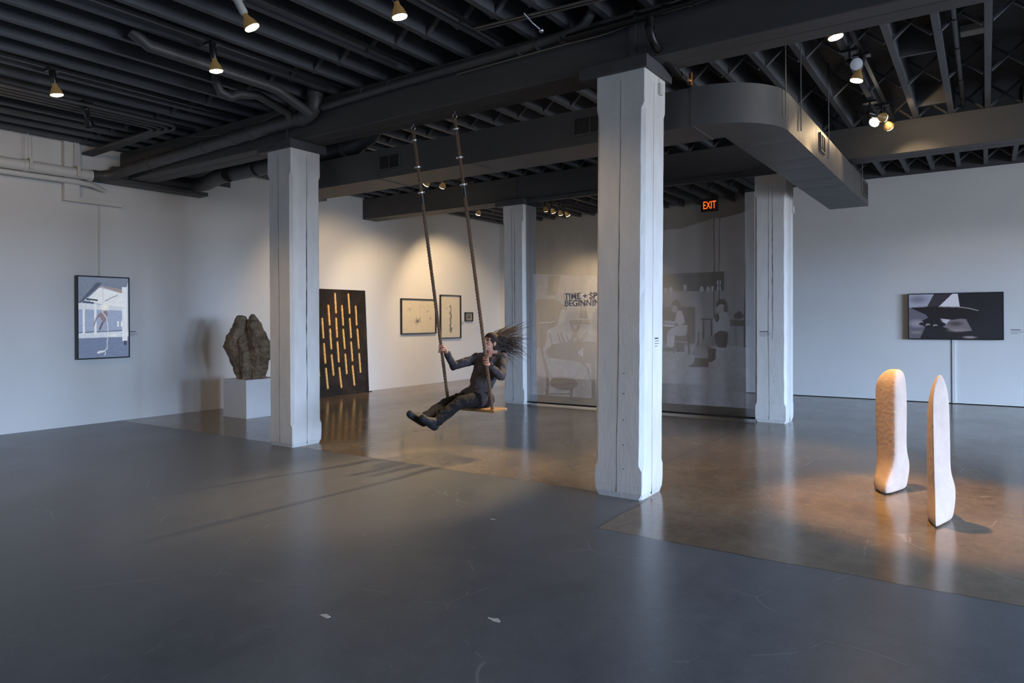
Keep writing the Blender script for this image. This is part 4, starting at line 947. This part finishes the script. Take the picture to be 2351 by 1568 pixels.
o = rk.build('rock_sculpture', rock_mat(), smooth=True, org=(-9.7, 6.8, 0.6)); tag(o, 'dark rock-like carving of two joined upright forms standing on the white plinth', 'sculpture')
md_ = o.modifiers.new('merge', 'REMESH'); md_.mode = 'VOXEL'; md_.voxel_size = 0.011; md_.use_smooth_shade = True
tx_ = D.textures.new('rock_noise', 'CLOUDS'); tx_.noise_scale = 0.10; tx_.noise_depth = 3
dm = o.modifiers.new('carve', 'DISPLACE'); dm.texture = tx_; dm.strength = 0.045; dm.mid_level = 0.55; dm.texture_coords = 'LOCAL'
tx3_ = D.textures.new('rock_grain', 'CLOUDS'); tx3_.noise_scale = 0.03; tx3_.noise_depth = 3
dm = o.modifiers.new('grain', 'DISPLACE'); dm.texture = tx3_; dm.strength = 0.022; dm.mid_level = 0.5; dm.texture_coords = 'LOCAL'

# ---------------------------------------------------------------- boot sculptures
def boot(name, label, secs, foot, org):
    """secs: bottom->top list of ring descriptions (h, [ (u,v) polygon ])"""
    mb = MB()
    N = 24
    def resample(poly, tpow=1.0):
        # closed Catmull-like resample by arclength after chamfering
        pts = []
        m = len(poly)
        for i in range(m):
            a = Vector(poly[i][:2]); sharp = poly[i][2]; p_ = Vector(poly[i - 1][:2]); n_ = Vector(poly[(i + 1) % m][:2])
            k = 0.42 * (1 - sharp)
            for t in (0, 0.5, 1):
                q0 = a + (p_ - a) * k; q1 = a + (n_ - a) * k
                pts.append(q0 * (1 - t) ** 2 + a * 2 * t * (1 - t) + q1 * t * t)
        return pts
    rings = [[(p_.x, p_.y, h) for p_ in resample(poly)] for h, poly in secs]
    mb.loft(rings)
    o = mb.build(name, M_BOOT, smooth=True, org=org)
    o.modifiers.new('soft', 'SUBSURF').levels = 1; o.modifiers[0].render_levels = 2
    return tag(o, label, 'sculpture', 'pale clay boot sculptures')
def sec2(h, c, fw, bw, wl, wr, ang, ridge=0.0, sh=(0.2, 0.2, 0.2, 0.2)):
    """section about c: fw front reach, bw back reach, wl/wr half widths left/right; ang heading of the back direction"""
    d = Vector((math.sin(ang), math.cos(ang))); s_ = Vector((math.cos(ang), -math.sin(ang))); c = Vector(c)
    P_ = [c - d * fw + s_ * ridge, c - d * fw * 0.35 + s_ * wr, c + d * bw * 0.6 + s_ * wr * 0.95, c + d * bw, c + d * bw * 0.6 - s_ * wl * 0.95, c - d * fw * 0.35 - s_ * wl]
    S_ = (0.75, sh[1], sh[2], 0.1, sh[3], sh[0])
    return (h, [(p_.x, p_.y, q_) for p_, q_ in zip(P_, S_)])
def boot_from(name, label, c, rows, ridge=0.8):
    """rows: height, left, ridge, right (metres across), front reach of ridge, back reach of the two flanks, back reach"""
    f_ = Vector((c[0], c[1])).normalized(); r_ = Vector((f_.y, -f_.x)); c_ = Vector(c); secs = []
    for h, L, Gd, Rr, df, fl, fr, db in rows:
        P_ = [(Gd, -df), (Rr, fr), (Rr * 0.75, db * 0.8), ((L + Rr) / 2 + 0.02, db), (L * 0.75, db * 0.75), (L, fl)]
        S_ = (ridge, 0.25, 0.1, 0.1, 0.1, 0.35)
        secs.append((h, [((c_ + r_ * a + f_ * b).x, (c_ + r_ * a + f_ * b).y, q_) for (a, b), q_ in zip(P_, S_)]))
    return boot(name, label, secs, None, (c[0], c[1], 0))
boot_from('boot_sculpture', 'pale clay boot sculpture farther from the camera, its left side glowing orange', (-0.68, 6.79), [
    (0.0, -.135, -.05, .115, .22, .02, .14, .34), (.03, -.150, -.05, .130, .24, .02, .15, .36), (.09, -.150, -.045, .140, .23, .03, .16, .36), (.14, -.138, -.03, .148, .17, .05, .15, .35),
    (.20, -.128, .0, .152, .12, .06, .14, .33), (.27, -.124, .02, .145, .10, .07, .12, .28), (.34, -.124, .03, .125, .10, .08, .10, .22), (.5, -.130, .03, .126, .10, .08, .09, .20),
    (.7, -.134, .03, .130, .10, .08, .09, .20), (.86, -.132, .03, .128, .10, .08, .09, .20), (.94, -.125, .032, .122, .09, .08, .09, .19), (.99, -.095, .035, .115, .07, .07, .08, .17),
    (1.03, -.055, .035, .10, .04, .06, .08, .14), (1.055, -.015, .035, .075, .0, .05, .07, .11)], 0.3)
boot_from('boot_sculpture', 'pale clay boot sculpture nearest the camera, narrow with a pointed top', (-0.285, 5.95), [
    (0.0, -.080, -.02, .075, .20, .04, .10, .34), (.03, -.092, -.03, .092, .215, .04, .10, .36), (.09, -.092, -.03, .102, .21, .05, .11, .36), (.15, -.085, -.03, .108, .16, .05, .11, .36),
    (.22, -.082, -.032, .110, .12, .05, .11, .34), (.28, -.084, -.034, .100, .10, .05, .10, .28), (.36, -.086, -.036, .074, .10, .05, .08, .20), (.5, -.088, -.038, .074, .10, .05, .08, .18),
    (.7, -.086, -.040, .072, .10, .05, .08, .17), (.86, -.078, -.042, .068, .09, .05, .07, .16), (.96, -.062, -.038, .058, .06, .04, .06, .13), (1.03, -.036, -.02, .040, .03, .03, .04, .09), (1.08, -.008, .0, .016, .0, .02, .02, .04)])
# floor plate-like wet glints are only reflections in the concrete

# ---------------------------------------------------------------- swing
swing = thing('rope_swing', 'rope swing with a wooden seat hanging from the near beam', 'swing', (-4.87, 5.72, 3.67))
SO = (-4.87, 5.72, 3.67)
TOPS = [(-5.20, 5.71, 3.60), (-4.54, 5.62, 3.60)]
BOTS = [(-5.20, 6.29, 0.50), (-4.54, 6.25, 0.50)]
def strand_rope(a, b, r, pitch=0.11, strands=3, bend=0.0):
    a, b = Vector(a), Vector(b); L = (b - a).length; t = (b - a).normalized(); e1 = t.orthogonal().normalized(); e2 = t.cross(e1); mb = MB()
    n = int(L / pitch * 10)
    for s_ in range(strands):
        pts = []
        for i in range(n + 1):
            f = i / n; ph = 2 * math.pi * (f * L / pitch + s_ / strands)
            pts.append(a + (b - a) * f + (e1 * math.cos(ph) + e2 * math.sin(ph)) * r * 0.5 + Vector((0, -bend * math.sin(math.pi * f), 0)))
        mb.tube(pts, r * 0.52, 6)
    return mb
for a, b in zip(TOPS, BOTS):
    a_, b_ = Vector(a), Vector(b); d = (b_ - a_).normalized()
    strand_rope(a, b, 0.020).build('rope', M_ROPE, swing, smooth=True, org=SO)
    hk = MB().tube([(a[0], a[1], 3.675), (a[0], a[1], 3.645)], 0.006, 8)
    hk.tube(arc((a[0], a[1], 3.62), X_, Z_, 0.026, math.pi / 2, math.pi * 2.5, 16), 0.005, 6, cap=False)
    hk.build('hook', M_STEEL, swing, smooth=True, org=SO)
    for k in (0.11, 0.40, 0.68):
        c = a_ + d * k
        MB().tube([c - d * 0.008, c + d * 0.008], 0.030, 12).box((c.x - 0.045, c.y - 0.008, c.z - 0.008), (c.x + 0.045, c.y + 0.008, c.z + 0.008)).build('rope_clamp', M_STEEL, swing, org=SO)
    c = a_ + d * 0.76
    MB().tube([c - d * 0.045, c + d * 0.045], 0.024, 12).build('tape_wrap', M_BLACK, swing, smooth=True, org=SO)
bevel(MB().box((-5.26, 6.20, 0.478), (-4.48, 6.46, 0.508)).build('seat', M_SEAT, swing, org=SO), 0.006)

# ---------------------------------------------------------------- person on the swing
def remesh(mb, name, m, voxel, parent, smooth_it=6, disp=0.0, dscale=0.06, org=(0, 0, 0)):
    tmp = mb.build(name + '_tmp', None)
    rm = tmp.modifiers.new('r', 'REMESH'); rm.mode = 'VOXEL'; rm.voxel_size = voxel; rm.use_smooth_shade = True
    sm = tmp.modifiers.new('s', 'SMOOTH'); sm.factor = 0.5; sm.iterations = smooth_it
    if disp:
        t = D.textures.new(name + '_folds', 'CLOUDS'); t.noise_scale = dscale; t.noise_depth = 2
        dm = tmp.modifiers.new('d', 'DISPLACE'); dm.texture = t; dm.strength = disp; dm.mid_level = 0.5; dm.texture_coords = 'LOCAL'
    dg = bpy.context.evaluated_depsgraph_get(); me = D.meshes.new_from_object(tmp.evaluated_get(dg)); D.objects.remove(tmp)
    me.name = name; me.materials.clear(); me.materials.append(m); me.polygons.foreach_set('use_smooth', [True] * len(me.polygons))
    me.transform(Matrix.Translation(-Vector(org)))
    o = D.objects.new(name, me); COL.objects.link(o)
    if parent is not None: o.parent = parent; o.location = Vector(org) - parent.location
    else: o.location = org
    return o
def cap(mb, a, b, ra, rb, n=14, sx=1.0):
    a, b = Vector(a), Vector(b); d = (b - a); L = d.length
    if L < 1e-6: return mb.ball(a, ra)
    d.normalize(); pts = []; rad = []
    for k in range(5): t = math.pi / 2 * (1 - k / 5 * 0.999); pts.append(a - d * ra * math.sin(t)); rad.append(max(0.001, ra * math.cos(t)))
    for k in range(4): f = k / 3; pts.append(a + (b - a) * f); rad.append(ra + (rb - ra) * f)
    for k in range(1, 6): t = math.pi / 2 * k / 5 * 0.999; pts.append(b + d * rb * math.sin(t)); rad.append(max(0.001, rb * math.cos(t)))
    return mb.tube(pts, 0, n, True, rad)
V3 = Vector
PO = V3((-4.87, 6.33, 0.51))
pelvis = V3((-4.87, 6.42, .63)); waist = V3((-4.87, 6.50, .78)); chest = V3((-4.87, 6.63, .96)); nbase = V3((-4.87, 6.71, 1.09)); head = V3((-4.88, 6.675, 1.235))
shR, shL = V3((-5.045, 6.65, 1.045)), V3((-4.70, 6.69, 1.045))
elR, elL = V3((-5.19, 6.37, .965)), V3((-4.575, 6.47, .86))
ropeat = lambda k, h: V3(TOPS[k]) + (V3(BOTS[k]) - V3(TOPS[k])) * ((3.60 - h) / 3.10)
gR, gL = ropeat(0, 1.185), ropeat(1, 1.06)
wrR, wrL = gR + V3((0.03, 0.055, -0.05)), gL + V3((-0.02, 0.06, -0.045))
hipR, hipL = V3((-4.965, 6.40, .60)), V3((-4.775, 6.40, .60))
knR, knL = V3((-4.99, 5.98, .565)), V3((-4.79, 5.99, .60))
anR, anL = V3((-4.97, 5.60, .455)), V3((-4.84, 5.63, .42))
toeR, toeL = V3((-4.99, 5.44, .55)), V3((-4.84, 5.46, .52))
def headbasis():
    f = V3((-0.12, -0.93, 0.30)).normalized(); r = f.cross(V3((0, 0, 1))).normalized(); u = r.cross(f).normalized(); return f, r, u
hf, hr, hu = headbasis()
H_ = lambda a, b, c: head + hr * a + hf * b + hu * c       # right, forward, up
body = MB()
def ellip(mb, c, rx, ry, rz, n=20, m=14):
    rings = []
    for k in range(m + 1):
        a = math.pi * min(max(k, 0.03), m - 0.03) / m
        rings.append([c + hr * (rx * math.sin(a) * math.cos(2 * math.pi * i / n)) + hf * (ry * math.sin(a) * math.sin(2 * math.pi * i / n)) - hu * (rz * math.cos(a)) for i in range(n)])
    mb.loft(rings)
ellip(body, H_(0, -0.012, 0.02), .075, .093, .095); ellip(body, H_(0, 0.018, -0.045), .058, .068, .065); ellip(body, H_(0, 0.055, -0.088), .028, .026, .022)
cap(body, H_(0, 0.078, 0.012), H_(0, 0.103, -0.030), .008, .014); cap(body, H_(-.016, 0.082, -.062), H_(.016, 0.082, -.062), .009, .009)
cap(body, H_(-.05, 0.068, 0.028), H_(.05, 0.068, 0.028), .012, .012)
for s_ in (-1, 1):
    ellip(body, H_(s_ * .077, -0.008, -0.01), .010, .020, .032)
    ellip(body, H_(s_ * .038, 0.055, -0.03), .026, .02, .022)
cap(body, H_(0, -0.02, -0.07), nbase, .048, .058)
cap(body, nbase, chest, .085, .11); cap(body, shR, shL, .058, .058); cap(body, chest + V3((-.06, 0, 0)), waist + V3((-.04, 0, 0)), .10, .085); cap(body, chest + V3((.06, 0, 0)), waist + V3((.04, 0, 0)), .10, .085)
cap(body, waist, pelvis, .105, .12); cap(body, hipR, hipL, .10, .10)
for sh_, el_, wr_ in ((shR, elR, wrR), (shL, elL, wrL)): cap(body, sh_, el_, .045, .036); cap(body, el_, wr_, .037, .024)
for hp, kn, an, to in ((hipR, knR, anR, toeR), (hipL, knL, anL, toeL)): cap(body, hp, kn, .085, .055); cap(body, kn, an, .052, .036); cap(body, an, an + V3((0, -.75, -.6)).normalized() * .03 + (to - an) * .35, .030, .020)
# hands: palm beside the rope, fingers wrapped round it, thumb from the side
def hand(mb, wr_, g, side, rd):
    pa = g + V3((side * 0.0, 0.040, -0.004)); ro = (rd - V3((0, 0, 0))).normalized()
    for k in range(4):
        c = pa + ro * (-0.032 + 0.0215 * k); cap(mb, wr_ + (c - pa) * 0.4, c, .013, .012)
        rr = 0.030; L = (1.0, 1.12, 1.05, 0.85)[k]; c0 = g + ro * (-0.032 + 0.0215 * k)
        prev = None
        for i in range(8):
            a = math.pi / 2 + side * (-1) * (i / 7) * math.pi * 1.25 * L
            p_ = c0 + V3((math.cos(a) * rr, math.sin(a) * rr, 0)) 
            if prev is not None: cap(mb, prev, p_, .0084 - .0002 * i, .0082 - .0002 * i, 8)
            prev = p_
    prev = wr_ + (pa - wr_) * 0.55
    for i in range(5):
        a = math.pi / 2 + side * (i / 4) * math.pi * 0.95
        p_ = g - ro * 0.048 + V3((math.cos(a) * 0.033, math.sin(a) * 0.033, 0)); cap(mb, prev, p_, .0115, .0105, 8); prev = p_
rdR = (V3(TOPS[0]) - V3(BOTS[0])).normalized()
hand(body, wrR, gR, 1, rdR); hand(body, wrL, gL, -1, rdR)
person = remesh(body, 'person', M_SKIN, 0.0048, None, 2, org=tuple(PO))
tag(person, 'person in charcoal top and black trousers leaning back on the rope swing, long hair flying', 'person')
def pchild(o): return o
# clothes
top = MB()
cap(top, nbase + V3((0, 0.005, -0.015)), chest, .085, .125); cap(top, shR, shL, .070, .070); cap(top, chest + V3((-.065, 0, 0)), waist + V3((-.05, 0, 0)), .112, .105); cap(top, chest + V3((.065, 0, 0)), waist + V3((.05, 0, 0)), .112, .105)
cap(top, waist, pelvis + V3((0, 0, -.0)), .125, .140); cap(top, pelvis + V3((-.05, 0.0, -.0)), pelvis + V3((.05, 0.0, -.0)), .128, .128); cap(top, pelvis + V3((-.07, -.09, -.01)), pelvis + V3((.07, -.09, -.01)), .105, .105)
for sh_, el_, wr_ in ((shR, elR, wrR), (shL, elL, wrL)): cap(top, sh_, el_, .062, .050); cap(top, el_, el_ + (wr_ - el_) * 0.86, .050, .036)
cap(top, elR + (wrR - elR) * .80, elR + (wrR - elR) * .86, .041, .041); cap(top, elL + (wrL - elL) * .80, elL + (wrL - elL) * .86, .041, .041)
cap(top, pelvis + V3((-.10, -.10, -.02)), pelvis + V3((.10, -.10, -.02)), .10, .10); cap(top, pelvis + V3((-.10, .06, -.04)), pelvis + V3((.10, .06, -.04)), .085, .085)
cap(top, nbase + V3((-.04, .035, .03)), nbase + V3((.04, .035, .03)), .045, .045)
c_ = remesh(top, 'top', M_TOP, 0.009, person, 3, 0.030, 0.075, org=tuple(PO)); c_['label'] = 'charcoal long-sleeved top'
tr = MB()
for hp, kn, an in ((hipR, knR, anR), (hipL, knL, anL)): cap(tr, hp, kn, .102, .070); cap(tr, kn, kn + (an - kn) * 1.03, .068, .058)
cap(tr, hipR, hipL, .112, .112)
c_ = remesh(tr, 'trousers', M_TROUSER, 0.010, person, 3, 0.026, 0.07, org=tuple(PO)); c_['label'] = 'black trousers'
for an, to in ((anR, toeR), (anL, toeL)):
    s_ = MB(); d = (to - an).normalized(); nrm = V3((0, -0.75, -0.6)).normalized()
    heel = an + nrm * 0.045 - d * 0.03
    cap(s_, heel, heel + d * 0.22, .044, .040); cap(s_, an - (to - an) * .0 + V3((0, .05, .01)), an, .055, .05); cap(s_, an, heel + d * 0.16, .050, .042); cap(s_, heel + d * 0.12 + V3((.018, 0, 0)), heel + d * 0.21 + V3((.01, 0, 0)), .034, .03)
    cap(s_, heel + nrm * 0.012, heel + nrm * 0.012 + d * 0.21, .036, .034)
    remesh(s_, 'shoe', M_SHOE, 0.008, person, 3, org=tuple(PO))
# eyes, brows, lips
ey = MB()
for s_ in (-1, 1):
    ellip(ey, H_(s_ * .031, 0.074, 0.008), .012, .010, .008); cap(ey, H_(s_ * .018, 0.084, 0.030), H_(s_ * .046, 0.074, 0.030), .0035, .003, 6)
ey.build('eyes', M_HAIR, person, smooth=True, org=tuple(PO))
# hair: scalp cap + flying locks
hair = MB(); ellip(hair, H_(0, -0.022, 0.036), .089, .100, .097); ellip(hair, H_(0, -0.055, -0.04), .082, .05, .08); ellip(hair, H_(0, -0.07, -0.02), .07, .055, .075)
hh = remesh(hair, 'hair', M_HAIR, 0.009, None, 2, org=tuple(PO))
lk = MB(); rg = random.Random(12)
for i in range(210):
    a = H_(rg.uniform(-.08, .08), -0.03 - rg.uniform(0, .08), rg.uniform(-.08, .10)); L = rg.uniform(0.32, 0.66)
    dr = V3((rg.uniform(-.12, .25), 1.0, rg.uniform(-0.45, .28))).normalized(); sw = rg.uniform(-.08, .10); pts = []; rad = []
    for k in range(9):
        f = k / 8; pts.append(a + dr * L * f + V3((rg.uniform(-.002, .002), 0, sw * f * f + 0.03 * math.sin(f * 3)))); rad.append(max(0.0008, 0.0075 * (1 - f) ** 0.8))
    lk.tube(pts, 0, 5, True, rad)
lo = lk.build('hair_locks', M_HAIR, None, smooth=True, org=tuple(PO))
hh.parent = person; hh.location = (0, 0, 0)
lo.parent = person; lo.location = (0, 0, 0)
lo['label'] = 'long brown locks blown back'; 

# the deck edge: floor marks (tape scraps and paint flakes)
for (px, py, s_, lab) in ((748, 1415, 0.028, 'white paint flake on the near floor, bottom centre'), (1135, 1423, 0.026, 'white paint flake on the near floor right of centre'),
                          (1131, 1192, 0.016, 'small white fleck on the floor below the swing')):
    p = pl(px, py, 2, 0); rg = random.Random(px); n = 9
    ring = [(p.x + s_ * rg.uniform(0.5, 1.2) * math.cos(2 * math.pi * i / n) * 1.6, p.y + s_ * rg.uniform(.4, .9) * math.sin(2 * math.pi * i / n), 0) for i in range(n)]
    solo(MB().loft([ring, [(x, y, 0.0012) for x, y, z in ring]]), 'paint_flake', M_OFFW, lab, 'paint flake', 'paint flakes')
